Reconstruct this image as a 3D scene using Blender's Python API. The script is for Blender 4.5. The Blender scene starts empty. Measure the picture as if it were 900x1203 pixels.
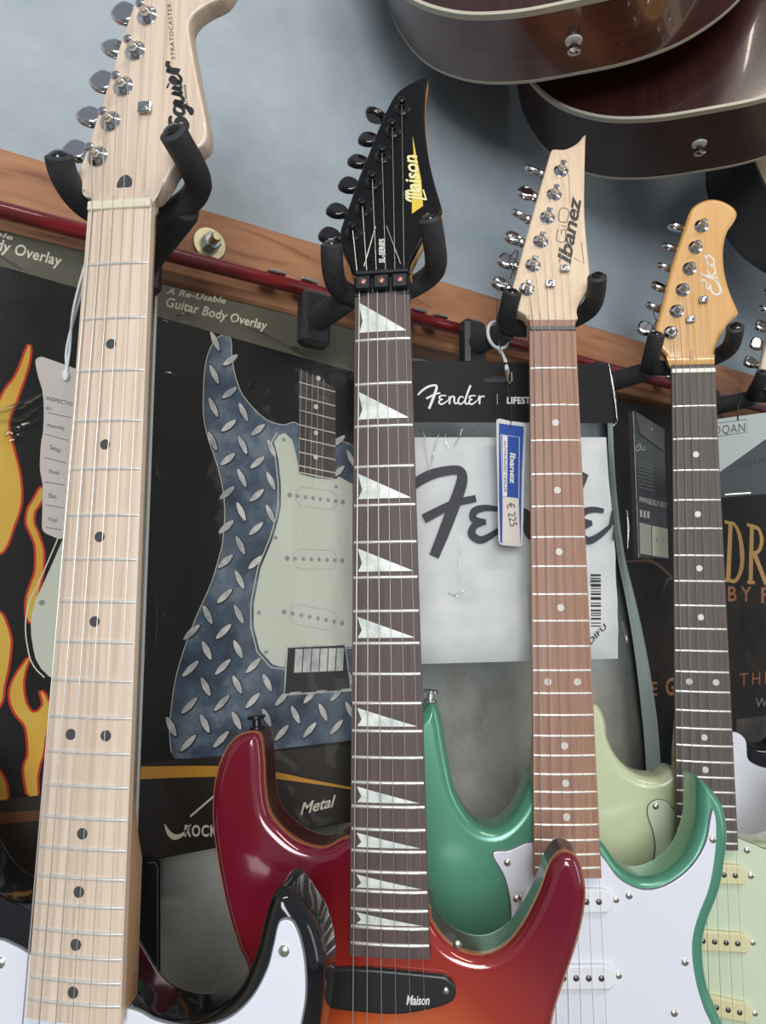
import bpy, bmesh, math, random
from mathutils import Vector, Matrix
from mathutils.geometry import delaunay_2d_cdt
random.seed(7)
PI = math.pi
D = {
 'squier_head': [[-28.1,13.4],[-33.0,26.9],[-33.8,31.5],[-30.0,42.8],[-23.0,69.6],[-17.3,90.3],[-12.7,110.0],[-7.4,129.2],[-2.0,147.9],[4.3,171.5],[11.4,190.9],[22.1,200.1],[37.7,200.0],[55.4,189.8],[64.0,172.5],[63.5,154.5],[57.2,143.3],[46.7,138.5],[39.5,133.9],[35.3,127.8],[35.6,120.1],[39.3,102.7],[43.5,83.1],[48.3,63.7],[49.6,45.4],[39.5,37.1],[29.3,28.8],[25.7,21.7],[21.1,14.7],[15.7,10.6]],
 'squier_post': [[-21.1,39.8],[-13.9,63.0],[-6.6,86.4],[0.1,110.5],[6.9,134.3],[13.1,158.3]],
 'squier_button': [[-45.2,54.6],[-36.5,78.1],[-29.0,102.4],[-21.9,125.7],[-16.7,150.7],[-10.3,175.7]],
 'squier_tree': [[9.8,69.2]],
 'maison_head': [[-22.6,20.9],[-26.6,29.7],[-33.1,46.1],[-34.8,55.8],[-33.7,65.4],[-27.4,87.9],[-21.0,111.7],[-13.1,135.9],[-5.4,160.7],[2.6,183.3],[9.7,197.2],[19.0,205.3],[33.5,212.3],[35.6,209.8],[34.1,195.6],[33.2,164.5],[36.3,126.0],[41.1,99.0],[46.5,74.7],[45.5,70.7],[38.7,63.3],[25.3,35.1],[21.4,26.1],[20.7,17.6]],
 'maison_post': [[-23.5,58.3],[-16.2,80.3],[-8.6,105.9],[-1.1,131.2],[7.1,156.7],[14.8,179.2]],
 'maison_button': [[-46.3,69.4],[-40.7,93.3],[-31.4,118.4],[-24.1,142.3],[-15.8,164.9],[-10.3,190.2]],
 'maison_tree': [],
 'ibanez_head': [[-21.1,11.6],[-24.0,16.0],[-35.3,24.8],[-36.6,32.0],[-34.4,44.5],[10.3,197.8],[13.0,200.8],[24.7,200.8],[37.0,207.9],[44.3,217.1],[46.4,218.1],[45.5,209.9],[41.5,165.5],[38.6,126.4],[38.3,88.5],[38.5,58.9],[36.6,44.4],[25.9,26.5],[23.8,19.4],[23.3,11.5]],
 'ibanez_post': [[-21.1,42.7],[-14.2,68.2],[-5.6,94.2],[2.4,120.8],[10.5,146.9],[18.9,174.5]],
 'ibanez_button': [[-42.8,58.0],[-36.0,83.3],[-28.3,109.1],[-21.2,135.4],[-13.2,161.2],[-5.0,188.6]],
 'ibanez_tree': [[0.5,47.2],[15.0,63.5]],
 'eko_head': [[-19.4,10.8],[-25.1,22.0],[-35.2,33.4],[-36.8,39.0],[-25.4,83.4],[-15.8,120.7],[-2.7,159.9],[2.1,175.0],[6.6,183.3],[15.5,189.5],[25.9,191.8],[37.1,189.2],[48.5,180.9],[51.7,173.1],[48.0,164.1],[42.0,155.6],[38.2,143.5],[36.5,130.4],[37.1,110.7],[41.5,88.2],[49.2,65.7],[48.2,62.0],[38.7,53.2],[27.9,33.3],[24.2,22.5],[23.0,9.7]],
 'eko_post': [[-19.4,45.0],[-12.8,68.0],[-6.2,91.1],[1.3,114.2],[8.0,137.5],[14.7,160.9]],
 'eko_button': [[-42.1,55.9],[-33.6,79.4],[-26.9,102.1],[-21.1,123.9],[-14.3,146.8],[-7.6,168.8]],
 'eko_tree': [[0.6,58.2],[14.0,79.1]],
 'squier_body': [[131.9,-480.1],[131.4,-460.3],[134.8,-440.6],[133.8,-429.4],[128.4,-415.6],[121.0,-407.0],[115.0,-396.8],[109.7,-394.1],[104.0,-399.9],[100.0,-412.3],[96.1,-426.0],[94.5,-436.8],[83.7,-456.5],[62.2,-469.2],[42.4,-468.2],[27.0,-461.1],[23.1,-455.6]],
 'maison_l_body': [[-102.9,-491.6],[-110.1,-476.9],[-118.7,-452.1],[-126.0,-421.5],[-130.8,-390.4],[-129.9,-364.1],[-124.3,-345.0],[-114.6,-331.7],[-102.2,-327.4],[-96.3,-329.9],[-93.2,-347.1],[-92.4,-363.5],[-88.7,-384.0],[-77.7,-397.0],[-63.6,-405.6],[-47.2,-407.8],[-30.3,-400.0]],
 'maison_r_body': [[26.9,-445.9],[28.5,-455.4],[42.0,-470.7],[61.4,-475.7],[78.0,-469.2],[92.0,-453.1],[103.9,-431.5],[111.6,-413.0],[119.8,-406.1],[129.2,-409.8],[133.7,-425.5],[133.1,-441.2],[126.9,-464.7],[117.9,-488.2],[110.2,-508.7],[107.5,-520.7]],
 'ibanez_l_body': [[-118.1,-339.5],[-112.8,-334.3],[-106.8,-336.5],[-102.9,-348.7],[-96.8,-384.7],[-89.4,-413.1],[-73.5,-435.2],[-55.9,-438.9],[-37.9,-423.3],[-26.6,-398.7],[-21.1,-393.5],[-13.3,-391.7]],
 'ibanez_r_body': [[35.4,-452.2],[48.0,-469.6],[65.1,-479.2],[85.6,-475.0],[103.7,-460.3],[114.5,-435.2],[117.0,-414.7],[117.5,-402.0],[116.9,-396.0],[118.0,-395.7],[126.1,-402.4],[133.8,-411.4],[139.0,-421.5],[141.5,-437.7],[140.7,-451.7],[132.9,-487.2],[121.4,-513.1],[116.1,-532.2],[117.3,-560.5],[124.2,-582.0],[130.5,-596.6]],
 'eko_l_body': [[-108.2,-346.7],[-98.6,-341.3],[-90.8,-357.9],[-88.4,-378.1],[-76.6,-397.6],[-61.2,-409.0],[-40.7,-410.7],[-28.5,-399.7],[-22.4,-392.2],[-15.6,-393.1]],
 'eko_r_body': [[35.3,-448.4],[45.4,-452.6],[60.1,-459.0]],
 'squier_guard': [[-52.7,-431.8],[-50.9,-431.7],[-44.2,-433.3],[-34.5,-437.2]],
 'squier_r_guard': [[31.4,-461.6],[43.4,-465.8],[65.4,-467.4],[83.3,-461.6],[96.2,-450.3],[104.7,-435.0],[108.1,-421.8],[110.6,-410.8],[113.8,-408.8],[118.1,-410.3],[122.6,-419.9],[125.4,-434.3],[125.3,-451.4],[125.1,-461.1]],
 'ibanez_l_guard': [[-46.9,-531.1],[-46.6,-512.9],[-46.9,-494.0],[-51.6,-475.0],[-60.6,-457.6],[-47.6,-455.7],[-26.5,-448.7]],
 'ibanez_r_guard': [[32.9,-462.1],[45.3,-478.0],[65.0,-486.5],[85.2,-482.6],[106.0,-468.1],[119.2,-448.9],[125.2,-426.0],[127.1,-421.8],[128.7,-432.7],[126.8,-455.0],[120.2,-483.8],[108.9,-509.3],[103.7,-528.1],[104.5,-552.9],[110.3,-577.2],[116.4,-591.5]],
 'eko_l_guard': [[-46.0,-478.1],[-48.0,-461.3],[-52.5,-446.2],[-51.5,-437.0],[-43.5,-431.6],[-26.4,-435.6]],
 'eko_r_guard': [[32.2,-463.8],[46.1,-468.5],[56.9,-471.8]],
 'squier_screw': [[-50.2,-442.5],[113.8,-424.4]],
 'ibanez_screw': [[-48.7,-464.7],[-37.2,-492.6],[125.1,-445.4],[52.7,-490.6],[96.9,-542.7],[86.1,-581.9]],
 'eko_screw': [[-45.1,-437.3],[38.9,-473.7]],
 'ibanez_p_screw': [[17.5,-495.1],[26.8,-495.0],[7.1,-554.1],[17.7,-554.0],[28.3,-554.0],[40.3,-492.9],[40.3,-552.3],[36.2,-588.7]],
 'eko_p_screw': [[17.9,-496.3],[26.9,-496.5],[-2.2,-558.0],[7.9,-558.3],[18.8,-558.7],[28.9,-558.7],[8.6,-617.1],[18.3,-619.3],[29.2,-621.3],[41.3,-495.6],[41.9,-557.5],[39.9,-621.9]],
 'maison_p_screw': [[-35.3,-486.2],[35.6,-486.4],[43.5,-494.7],[42.2,-500.2],[25.8,-508.5],[4.8,-513.4],[-35.4,-509.4],[37.7,-495.0]],
 'pack_origin': [177.2,1711.1],
 'P': {'sheet':[[0.0,0.0],[11.0,-432.7],[7.3,-430.8],[180.4,-2.4]],'body':[[56.1,-30.2],[50.3,-34.3],[44.4,-44.8],[40.8,-59.8],[40.0,-80.4],[40.6,-100.7],[44.7,-118.2],[52.4,-137.6],[58.0,-156.9],[60.7,-178.4],[59.8,-198.4],[58.6,-206.7],[50.8,-234.5],[39.8,-259.7],[31.7,-281.6],[25.1,-305.0],[22.0,-328.7],[21.3,-345.5],[23.1,-361.2],[62.9,-368.1],[114.2,-376.5],[180.9,-396.9]],'body_in':[[57.6,-30.7],[62.1,-32.7],[63.7,-49.1],[67.4,-65.2],[73.0,-77.3],[83.1,-88.1],[96.5,-96.9],[110.9,-99.0],[122.2,-95.2],[127.2,-97.5],[179.2,-107.9]],'guard':[[107.9,-108.2],[113.4,-106.1],[120.0,-111.2],[124.3,-124.1],[127.8,-140.1],[142.9,-142.4],[163.5,-142.1],[167.0,-138.7],[181.2,-144.1],[182.0,-288.6],[118.1,-286.5],[116.0,-303.1],[105.2,-300.2],[93.5,-288.1],[87.9,-269.1],[87.5,-250.6],[92.9,-222.1],[103.2,-197.8],[108.4,-180.4],[110.5,-169.4],[110.2,-150.5],[107.4,-129.6],[103.2,-115.1]],'neck':[[125.2,-46.9],[162.7,-58.4],[163.5,-141.3],[126.6,-139.5]],'frets':[[125.8,-59.1],[126.0,-72.0],[126.2,-84.1],[126.4,-96.9],[126.6,-108.9],[126.7,-120.9],[126.9,-132.8],[127.0,-138.7]],'dots':[[145.0,-52.4],[142.8,-78.6],[143.1,-102.0],[143.3,-123.5]],'pick1':[[118.4,-159.1],[171.2,-161.3]],'pick2':[[116.9,-213.0],[170.8,-213.2]],'pick3':[[114.9,-257.7],[171.2,-267.7]],'bridge':[[118.1,-286.5],[174.2,-286.2],[180.5,-325.9],[116.1,-325.1]],'loz':[[74.7,-120.6],[48.6,-119.6],[74.7,-148.3],[62.2,-133.9],[69.6,-294.0],[43.4,-294.7]],'text1':[[7.0,-6.7],[56.9,-3.7],[6.8,-1.8]],'text2':[[7.4,-17.2],[95.0,-18.5],[7.1,-9.5]],'header_bottom':[[1.0,-27.0],[180.6,-41.1]],'stripe':[[8.0,-367.4],[61.0,-374.3],[8.4,-376.6],[61.2,-382.6],[103.8,-386.6],[146.8,-400.8]],'bottomband':[[8.4,-359.6],[62.9,-369.4]],'rock':[[34.9,-423.0],[61.0,-427.3],[34.6,-415.0]],'swoosh':[[19.7,-412.0],[23.1,-418.6],[27.7,-422.4],[33.5,-421.5],[39.8,-415.2]],'slash':[[39.0,-409.5],[59.5,-395.7]],'metal':[[132.0,-422.5],[166.7,-420.2],[131.1,-413.6]]},
 'FL': {'a':[[-89.6,-66.8],[-94.8,-85.2],[-97.5,-92.6],[-103.0,-102.6],[-108.0,-119.2],[-111.8,-139.8],[-107.6,-215.8],[-98.4,-214.4],[-93.0,-197.7],[-88.9,-179.8],[-91.0,-159.8],[-97.1,-138.0],[-99.8,-124.8],[-95.7,-108.3],[-89.8,-84.3],[-88.4,-70.1]],'b':[[-76.4,-168.4],[-80.9,-177.8],[-83.8,-184.1],[-84.4,-194.0],[-81.1,-201.7],[-78.0,-209.5],[-77.1,-227.2],[-80.1,-239.0],[-81.7,-246.8],[-81.1,-258.4],[-78.0,-262.7],[-76.6,-256.5],[-76.0,-248.8],[-73.9,-237.0],[-72.6,-227.1],[-72.7,-217.2],[-73.4,-211.3],[-77.6,-199.6],[-80.1,-193.8],[-80.1,-185.8],[-78.5,-182.7],[-74.8,-174.4]],'c':[[-97.7,-256.0],[-93.5,-264.0],[-90.5,-273.5],[-90.3,-281.1],[-91.3,-294.3],[-93.0,-305.4],[-93.7,-314.6],[-99.2,-321.6],[-104.5,-256.3]],'d':[[-78.3,-286.5],[-82.7,-292.8],[-85.9,-298.3],[-88.5,-305.7],[-88.6,-313.1],[-86.5,-319.8],[-83.7,-324.7],[-79.0,-330.7],[-76.9,-336.5],[-75.3,-351.6],[-77.1,-357.0],[-77.4,-362.5],[-72.8,-382.4],[-68.4,-383.1],[-69.2,-367.2],[-67.9,-358.0],[-66.4,-352.6],[-64.9,-337.6],[-61.2,-328.5],[-61.7,-318.9],[-64.9,-316.7],[-66.5,-312.8],[-69.8,-309.7],[-67.7,-318.4],[-70.5,-322.9],[-74.1,-323.6],[-76.9,-320.6],[-79.2,-315.7],[-81.2,-304.2],[-80.3,-294.8]],'e':[[-93.8,-359.6],[-90.1,-364.6],[-87.7,-371.2],[-87.2,-380.4],[-94.4,-379.3]],'f':[[5.1,-354.4],[1.3,-364.1],[-1.5,-371.7],[-0.2,-379.9],[-1.8,-389.6],[4.7,-400.5],[10.4,-385.3],[7.5,-364.8]],'guardleft':[[-60.3,-203.7],[-65.6,-219.0],[-72.1,-237.0],[-76.1,-246.8],[-78.0,-256.5],[-78.3,-264.2],[-77.6,-272.0],[-76.1,-279.7],[-74.1,-287.5],[-70.2,-294.4],[-64.4,-300.4]],'edge':[[-112.7,21.4],[-58.1,17.6],[10.9,-429.7],[-90.6,-387.5]],'band':[[-91.0,-380.4],[-64.6,-387.0],[-90.7,-384.8],[-64.4,-391.4],[-90.3,-391.8],[-64.1,-397.6]],'text1':[[-153.5,11.0],[-103.8,7.4],[-153.7,14.6]],'text2':[[-152.8,-0.9],[-70.3,-3.5],[-153.3,7.4]],'hb':[[-111.1,-8.5],[-59.7,-14.7]]},
 'F_shirt': [[0.93358,-0.35837,-0.0,0.0,0.0,1.0,-0.35837,-0.93358,0.0],[0.4911,0.513,1.6619]],
 'F_squier_tag': [[0.9703,0.24192,-0.0,0.0,0.0,1.0,0.24192,-0.9703,0.0],[0.0987,0.5193,1.6]],
 'F_ibanez_tag': [[0.96793,-0.24133,-0.06976,0.06768,-0.01688,0.99756,-0.24192,-0.9703,0.0],[0.4752,0.4941,1.6141]],
 'F_eko_box': [[0.9703,0.24192,-0.0,0.0,0.0,1.0,0.24192,-0.9703,0.0],[0.6895,0.5024,1.6497]],
 'F_cloth': [[0.52992,-0.84805,0.0,0.0,0.0,1.0,-0.84805,-0.52992,0.0],[0.827,0.4804,1.6643]],
 'S': {'header':[[-110.4,9.6],[110.1,22.3],[110.5,-37.5],[-110.6,-48.6]],'bag':[[-110.6,-49.4],[111.5,-37.4],[113.9,-91.0],[113.0,-157.9],[114.6,-207.2],[113.8,-270.0],[-111.1,-269.0]],'shirtfold':[[-107.4,-62.1],[-32.9,-58.3],[36.5,-54.9],[103.5,-51.5],[104.7,-91.4],[106.9,-129.0],[109.0,-166.3],[108.5,-223.4],[107.6,-266.7],[30.7,-267.0],[-52.4,-267.8],[-107.9,-268.3]],'hole':[[-25.2,-2.5],[-19.1,0.4],[-13.0,2.5],[-10.3,6.0],[-5.9,8.0],[-2.5,4.9],[0.1,2.5],[-0.0,-1.7],[-6.2,-3.8],[-19.2,-4.7],[-24.3,-5.0]],'logo_small':[[-91.1,-36.0],[-24.7,-32.1],[-91.0,-12.2]],'logo_big':[[-118.3,-175.2],[128.0,-172.2],[-118.3,-90.7]],'bar':[[-12.0,-15.9],[-12.2,-26.3]],'life':[[-2.3,-24.9],[35.6,-22.6],[-2.1,-18.6]],'barcode':[[78.6,-184.6],[89.3,-184.5],[87.4,-236.2],[76.8,-236.1]],'sticker':[[17.1,-197.8],[88.8,-197.5],[87.2,-240.9],[16.0,-240.3]],'diff':[[93.6,-237.0],[76.2,-252.8],[87.5,-232.2]],'plastictop':[[-110.6,-49.4],[111.5,-37.4],[110.0,-51.2],[-110.6,-62.2]]},
 'T': {'outline':[[-23.2,2.6],[-22.7,5.2],[-20.7,7.0],[-18.5,7.4],[2.6,4.8],[7.4,4.1],[6.3,-45.1],[2.6,-109.5],[-9.7,-107.6],[-12.5,-105.6],[-13.4,-102.4],[-14.3,-76.2],[-16.4,-67.6],[-16.9,-57.7],[-16.7,-47.7],[-15.9,-42.0],[-16.2,-26.3],[-17.9,-14.3],[-20.7,-7.0]],'line0':[[-13.9,-28.7],[2.0,-29.2]],'line1':[[-14.8,-43.1],[0.5,-44.7]],'line2':[[-14.3,-58.4],[0.1,-60.0]],'line3':[[-13.4,-74.1],[-0.1,-74.7]],'line4':[[-12.0,-88.9],[-0.4,-89.8]],'line5':[[-11.2,-103.3],[-0.8,-104.2]],'t0':['INSPECTION',[-15.1,-20.5],[5.1,-21.3],[-15.0,-17.9]],'t1':['BY:',[-14.7,-26.9],[-11.2,-26.9],[-14.7,-24.9]],'t2':['Assembly',[-13.9,-37.7],[-2.2,-38.3],[-13.9,-35.5]],'t3':['Setup',[-11.0,-52.4],[-4.2,-53.6],[-11.0,-49.2]],'t4':['Finish',[-10.9,-68.0],[-4.2,-68.5],[-10.9,-65.4]],'t5':['Elec.',[-10.2,-84.0],[-4.6,-84.2],[-10.2,-81.0]],'t6':['Final',[-9.4,-99.0],[-4.3,-99.5],[-9.4,-96.4]],'hole':[[-3.8,-2.2]]},
 'I': {'outline':[[-14.8,-1.6],[-12.3,0.8],[-7.7,0.7],[-0.3,0.2],[14.4,0.8],[16.9,-1.0],[17.0,-5.9],[16.8,-62.3],[17.2,-112.7],[15.5,-114.3],[-3.3,-114.9],[-6.0,-113.8],[-7.2,-110.5],[-10.5,-60.9]],'blue':[[-12.1,-3.6],[-0.2,-3.4],[13.2,-2.8],[14.0,-5.1],[13.8,-46.0],[15.4,-111.7],[14.1,-112.8],[10.3,-70.8],[-4.8,-71.0],[-3.4,-113.6],[-5.4,-112.6],[-8.7,-72.4]],'frame':[[-9.6,-14.0],[9.6,-13.6],[11.6,-70.6],[-4.8,-70.8]],'white':[[-8.0,-14.4],[-2.7,-14.6],[-0.6,-70.3],[-4.5,-70.1]],'cream':[[-5.1,-71.6],[11.6,-71.0],[15.0,-112.0],[-2.8,-113.3]],'text':[[0.8,-29.3],[2.0,-58.2],[6.3,-29.1]],'side':[[-6.4,-18.9],[-3.8,-67.1],[-3.8,-18.8]],'price':[[-1.0,-76.8],[3.9,-97.8],[6.5,-74.7]],'hole':[[-0.4,-6.1]]},
 'E': {'outline':[[-40.6,-1.4],[-36.9,-0.0],[42.6,-6.0],[37.3,-153.0],[-41.1,-155.8]],'flap':[[-35.6,-1.0],[42.6,-6.5],[38.1,-32.0],[28.8,-31.5],[-25.5,-23.2]],'logo':[[-38.2,-43.8],[-14.4,-41.2],[-35.1,-33.5]],'www':[[-35.5,-96.9],[39.6,-97.0],[-34.9,-91.2]],'icons':[[-36.0,-113.6],[-8.8,-113.6],[-35.1,-104.6]],'lines':[[-35.6,-53.7],[5.0,-53.5],[-35.7,-55.2],[-38.3,-82.6],[2.1,-81.1]],'price':[[-3.1,-119.7],[39.0,-120.1],[37.3,-153.0],[-5.4,-152.0]],'code':[[-35.4,-118.7],[-6.4,-119.5],[-8.3,-151.9],[-36.8,-151.2]],'ptext':[[5.6,-137.8],[29.3,-134.9],[4.2,-132.5]],'hole':[[5.4,-12.8]]},
 'CR1': [([[13.8,-24.9],[23.4,-20.7],[34.0,-22.6]],0.9),([[55.0,-16.6],[76.2,-20.9],[98.3,-25.4],[114.6,-30.5]],0.7),([[114.6,-30.5],[124.6,-31.7],[134.7,-35.9]],1.6),([[74.4,-74.2],[79.6,-69.0],[88.2,-69.8]],0.8),([[5.3,-74.4],[10.6,-70.7],[16.8,-73.8]],0.8),([[3.2,-32.7],[5.8,-29.4],[8.6,-33.0]],0.7),([[4.5,-145.9],[4.1,-151.9],[6.9,-156.3]],0.6),([[6.1,-244.7],[8.1,-263.8],[6.9,-282.7]],0.6),([[14.6,-357.8],[32.2,-362.2],[55.8,-363.5]],0.5),([[117.1,-80.9],[127.0,-85.5],[143.9,-86.9]],0.4)],
 'CR2': [([[-115.5,-5.9],[-106.7,-9.2],[-93.1,-16.5]],1.0),([[-108.2,-119.2],[-94.7,-113.0],[-78.8,-101.3]],2.2),([[-107.9,-125.1],[-94.2,-122.6],[-79.4,-110.1]],1.3),([[-102.1,-135.2],[-97.0,-130.3],[-81.2,-120.2]],2.0),([[-99.7,-139.7],[-94.7,-134.2],[-88.3,-131.0]],1.4)],
 'CR3': [([[-92.7,-55.7],[-87.8,-57.9],[-85.4,-66.6],[-81.6,-95.2]],0.9),([[-80.7,-95.1],[-76.5,-74.2],[-71.4,-57.0]],0.8),([[-63.9,-55.8],[-64.8,-65.6],[-62.4,-74.4]],0.6),([[-48.8,-52.6],[-52.3,-60.9],[-57.4,-70.1]],0.6),([[-50.9,-152.8],[-52.9,-176.4],[-52.4,-199.7]],0.5),([[-64.6,-204.4],[-59.0,-207.4],[-53.2,-205.1],[-46.6,-199.7]],1.0),([[118.1,-124.5],[119.2,-141.2],[117.4,-162.0]],0.9),([[113.6,-251.6],[111.4,-241.2],[108.2,-231.5]],1.3),([[105.6,-44.6],[109.6,-38.4],[111.3,-42.6]],0.8),([[111.5,-36.6],[109.0,-5.6],[104.5,21.9]],0.9)],
 'strap': [[174.3,1259.8],[185.8,1257.1],[190.3,1256.9],[193.0,1253.3],[196.6,1151.8],[178.2,1156.9]],
 'C': {'outline':[[-34.0,-0.7],[34.0,2.6],[28.8,-92.6],[-38.4,-94.7]],'light':[[-34.0,-0.7],[34.0,2.6],[32.5,-25.4],[-20.4,-62.4],[-37.5,-74.5]],'box':[[-26.8,-5.6],[9.3,-3.5],[8.5,-19.1],[-27.6,-21.5]],'text':[[-27.5,-18.9],[6.7,-18.0],[-27.0,-8.6]],'glare':[[-18.1,-90.8],[8.8,-90.4]],'t2':[[-2.2,-60.7],[24.7,-55.7],[-1.8,-53.7]],'cord':[[-0.2,-4.1],[6.4,19.8]]},
 'Q': {'edge':[[756.0,1735.6],[758.6,1604.4],[771.1,1508.8],[787.6,1456.1],[802.6,1403.2],[814.3,1350.1],[822.7,1297.4],[825.5,1240.4],[825.0,1184.4]],'D':[[983.5,1477.0],[1092.5,1474.8],[991.4,1562.5]],'BY':[[991.3,1449.8],[1051.3,1449.8],[993.2,1470.0]],'THE':[[1009.1,1331.8],[1087.9,1330.6],[1010.9,1349.2]],'G':[[842.2,1330.5],[861.6,1330.2],[843.7,1351.6]],'E':[[813.2,1332.5],[825.0,1331.7],[814.3,1349.1]],'WI':[[1046.6,1299.9],[1084.3,1298.2],[1048.0,1312.8]],'F':[[1075.7,1447.3],[1098.7,1447.2],[1078.2,1469.6]],'sw':[[773.7,1498.3],[815.5,1496.2],[867.3,1478.6],[884.0,1456.5]],'bot':[[996.4,1287.7],[1082.9,1286.3],[1077.0,1233.3],[992.0,1242.6]]},
 'H_squier_logo': [[38.3,52.4],[30.4,99.9],[27.0,54.4]],
 'H_squier_strat': [[27.3,102.2],[22.7,141.5],[24.6,102.5]],
 'H_squier_by': [[37.5,70.2],[35.3,84.3],[35.8,70.4]],
 'H_squier_hole': [[-7.2,18.7],[-5.2,24.3],[-1.4,26.3],[2.2,23.8],[3.0,19.7],[0.4,16.0],[-3.6,15.1]],
 'H_maison_logo': [[30.5,82.5],[26.5,129.1],[19.3,85.1]],
 'H_maison_bolt': [[23.2,149.9],[26.6,127.0],[30.2,104.1],[31.5,79.4],[22.7,72.6],[22.7,89.8],[25.2,111.5],[24.8,125.8],[21.3,129.2],[24.1,131.1]],
 'H_maison_sl': [[1.5,28.5],[1.2,50.7],[-2.8,28.9]],
 'H_ibanez_logo': [[20.9,69.8],[36.5,142.7],[9.3,74.5]],
 'H_ibanez_gio': [[16.7,93.1],[23.3,130.2],[9.7,95.0]],
 'H_ibanez_line': [[26.0,170.4],[25.7,153.5],[25.0,136.0]],
 'H_ibanez_tri': [[24.6,76.3],[33.7,69.8],[33.0,94.0]],
 'H_eko_logo': [[32.8,83.8],[29.1,127.9],[14.2,86.4]],
 'H_eko_line': [[25.6,125.2],[28.4,104.5],[34.6,85.6]],
 'pickuptext': [[10.9,-505.0],[26.6,-504.3],[11.0,-499.1]],
 'GM': {'squier':[[0.74447,-0.66753,-0.01293,0.01167,-0.00635,0.99991,-0.66755,-0.74456,0.00306],[0.1082,0.4493,1.6894],0.0409,0.0545],'maison':[[0.75522,-0.65537,0.01168,-0.00509,0.01196,0.99992,-0.65545,-0.75521,0.00569],[0.3048,0.4533,1.6824],0.0416,0.055],'ibanez':[[0.82461,-0.5657,-0.00157,0.00635,0.00647,0.99996,-0.56567,-0.82458,0.00893],[0.4956,0.4584,1.6953],0.0416,0.0555],'eko':[[0.74383,-0.66813,-0.01788,0.01049,-0.01508,0.99983,-0.66828,-0.74389,-0.00421],[0.6847,0.4426,1.6849],0.0423,0.0562]},
 'CAMR': [0.829038,-0.559193,0.0,-0.065817,-0.097578,0.993049,-0.555306,-0.823275,-0.1177],
}

C = bpy.context.scene.collection
SC = bpy.context.scene
# ------------------------------------------------------------------ camera, world, lights, exposure
CAM_AT = Vector((0, 0, 1.45))
r = D['CAMR']
cam_d = bpy.data.cameras.new('camera'); cam = bpy.data.objects.new('camera', cam_d); C.objects.link(cam)
# rows of CAMR are the camera's right, up and back axes in the world
cm = Matrix(((r[0], r[3], r[6]), (r[1], r[4], r[7]), (r[2], r[5], r[8]))).to_4x4(); cm.translation = CAM_AT
cam.matrix_world = cm
cam_d.sensor_fit = 'VERTICAL'; cam_d.sensor_height = 36.0; cam_d.lens = 36.0 * 880.0 / 1203.0
cam_d.clip_start = .01
SC.camera = cam
SC.view_settings.view_transform = 'Standard'; SC.view_settings.look = 'None'
SC.view_settings.exposure = 0.0; SC.view_settings.gamma = 1.0; SC.view_settings.use_curve_mapping = False
W = bpy.data.worlds.new('world'); SC.world = W; W.use_nodes = True
W.node_tree.nodes['Background'].inputs[0].default_value = (.80, .88, 1.0, 1)
W.node_tree.nodes['Background'].inputs[1].default_value = .33
def area(name, loc, target, sx, sy, power, col):
    l = bpy.data.lights.new(name, 'AREA'); l.shape = 'RECTANGLE'; l.size = sx; l.size_y = sy; l.energy = power; l.color = col
    o = bpy.data.objects.new(name, l); C.objects.link(o); o.location = loc
    o.rotation_euler = (Vector(target) - Vector(loc)).to_track_quat('-Z', 'Y').to_euler(); return o
area('shop_window_light', (-1.4, -2.1, 1.95), (.5, .5, 1.5), 1.3, 1.5, 76, (.93, .97, 1.0))
area('ceiling_lamp_light', (.2, -1.0, 2.9), (.5, .5, 1.3), 1.2, .12, 13, (1.0, .90, .76))
area('doorway_light', (2.0, -1.8, 1.5), (.6, .5, 1.4), .7, 1.6, 9, (1.0, .96, .9))

# ------------------------------------------------------------------ materials
def mat(name, col, rough=.5, metal=0, coat=0, coat_r=.05, spec=.5, alpha=1):
    m = bpy.data.materials.new(name); m.use_nodes = True
    b = m.node_tree.nodes['Principled BSDF']
    b.inputs['Base Color'].default_value = (*col, 1); b.inputs['Roughness'].default_value = rough
    b.inputs['Metallic'].default_value = metal; b.inputs['Coat Weight'].default_value = coat
    b.inputs['Coat Roughness'].default_value = coat_r; b.inputs['Specular IOR Level'].default_value = spec
    b.inputs['Alpha'].default_value = alpha
    return m
def nodes(m): return m.node_tree.nodes, m.node_tree.links, m.node_tree.nodes['Principled BSDF']
def ramp(n, stops):
    cr = n.new('ShaderNodeValToRGB'); e = cr.color_ramp.elements
    while len(e) < len(stops): e.new(.5)
    for i, (p, c) in enumerate(stops): e[i].position = p; e[i].color = (*c, 1)
    return cr
def noisy(m, stops, scale=(1, 1, 1), nscale=8, detail=6, rough=.6, bump=0, bdist=.001, dist=0):
    n, l, b = nodes(m)
    tc = n.new('ShaderNodeTexCoord'); mp = n.new('ShaderNodeMapping'); mp.inputs['Scale'].default_value = scale
    l.new(tc.outputs['Object'], mp.inputs[0])
    ns = n.new('ShaderNodeTexNoise'); ns.inputs['Scale'].default_value = nscale; ns.inputs['Detail'].default_value = detail
    ns.inputs['Roughness'].default_value = rough; ns.inputs['Distortion'].default_value = dist
    l.new(mp.outputs[0], ns.inputs['Vector'])
    cr = ramp(n, stops); l.new(ns.outputs[0], cr.inputs[0]); l.new(cr.outputs[0], b.inputs['Base Color'])
    if bump:
        bp = n.new('ShaderNodeBump'); bp.inputs['Strength'].default_value = bump; bp.inputs['Distance'].default_value = bdist
        l.new(ns.outputs[0], bp.inputs['Height']); l.new(bp.outputs[0], b.inputs['Normal'])
    return m
def wood(name, a, b_, c, rough=.45, coat=0, s=(90, 3, 60), ns=3):
    return noisy(mat(name, a, rough, coat=coat), [(.3, a), (.5, b_), (.7, c)], s, ns, 5, .65, .08, .0004, .3)
M = {}
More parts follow.
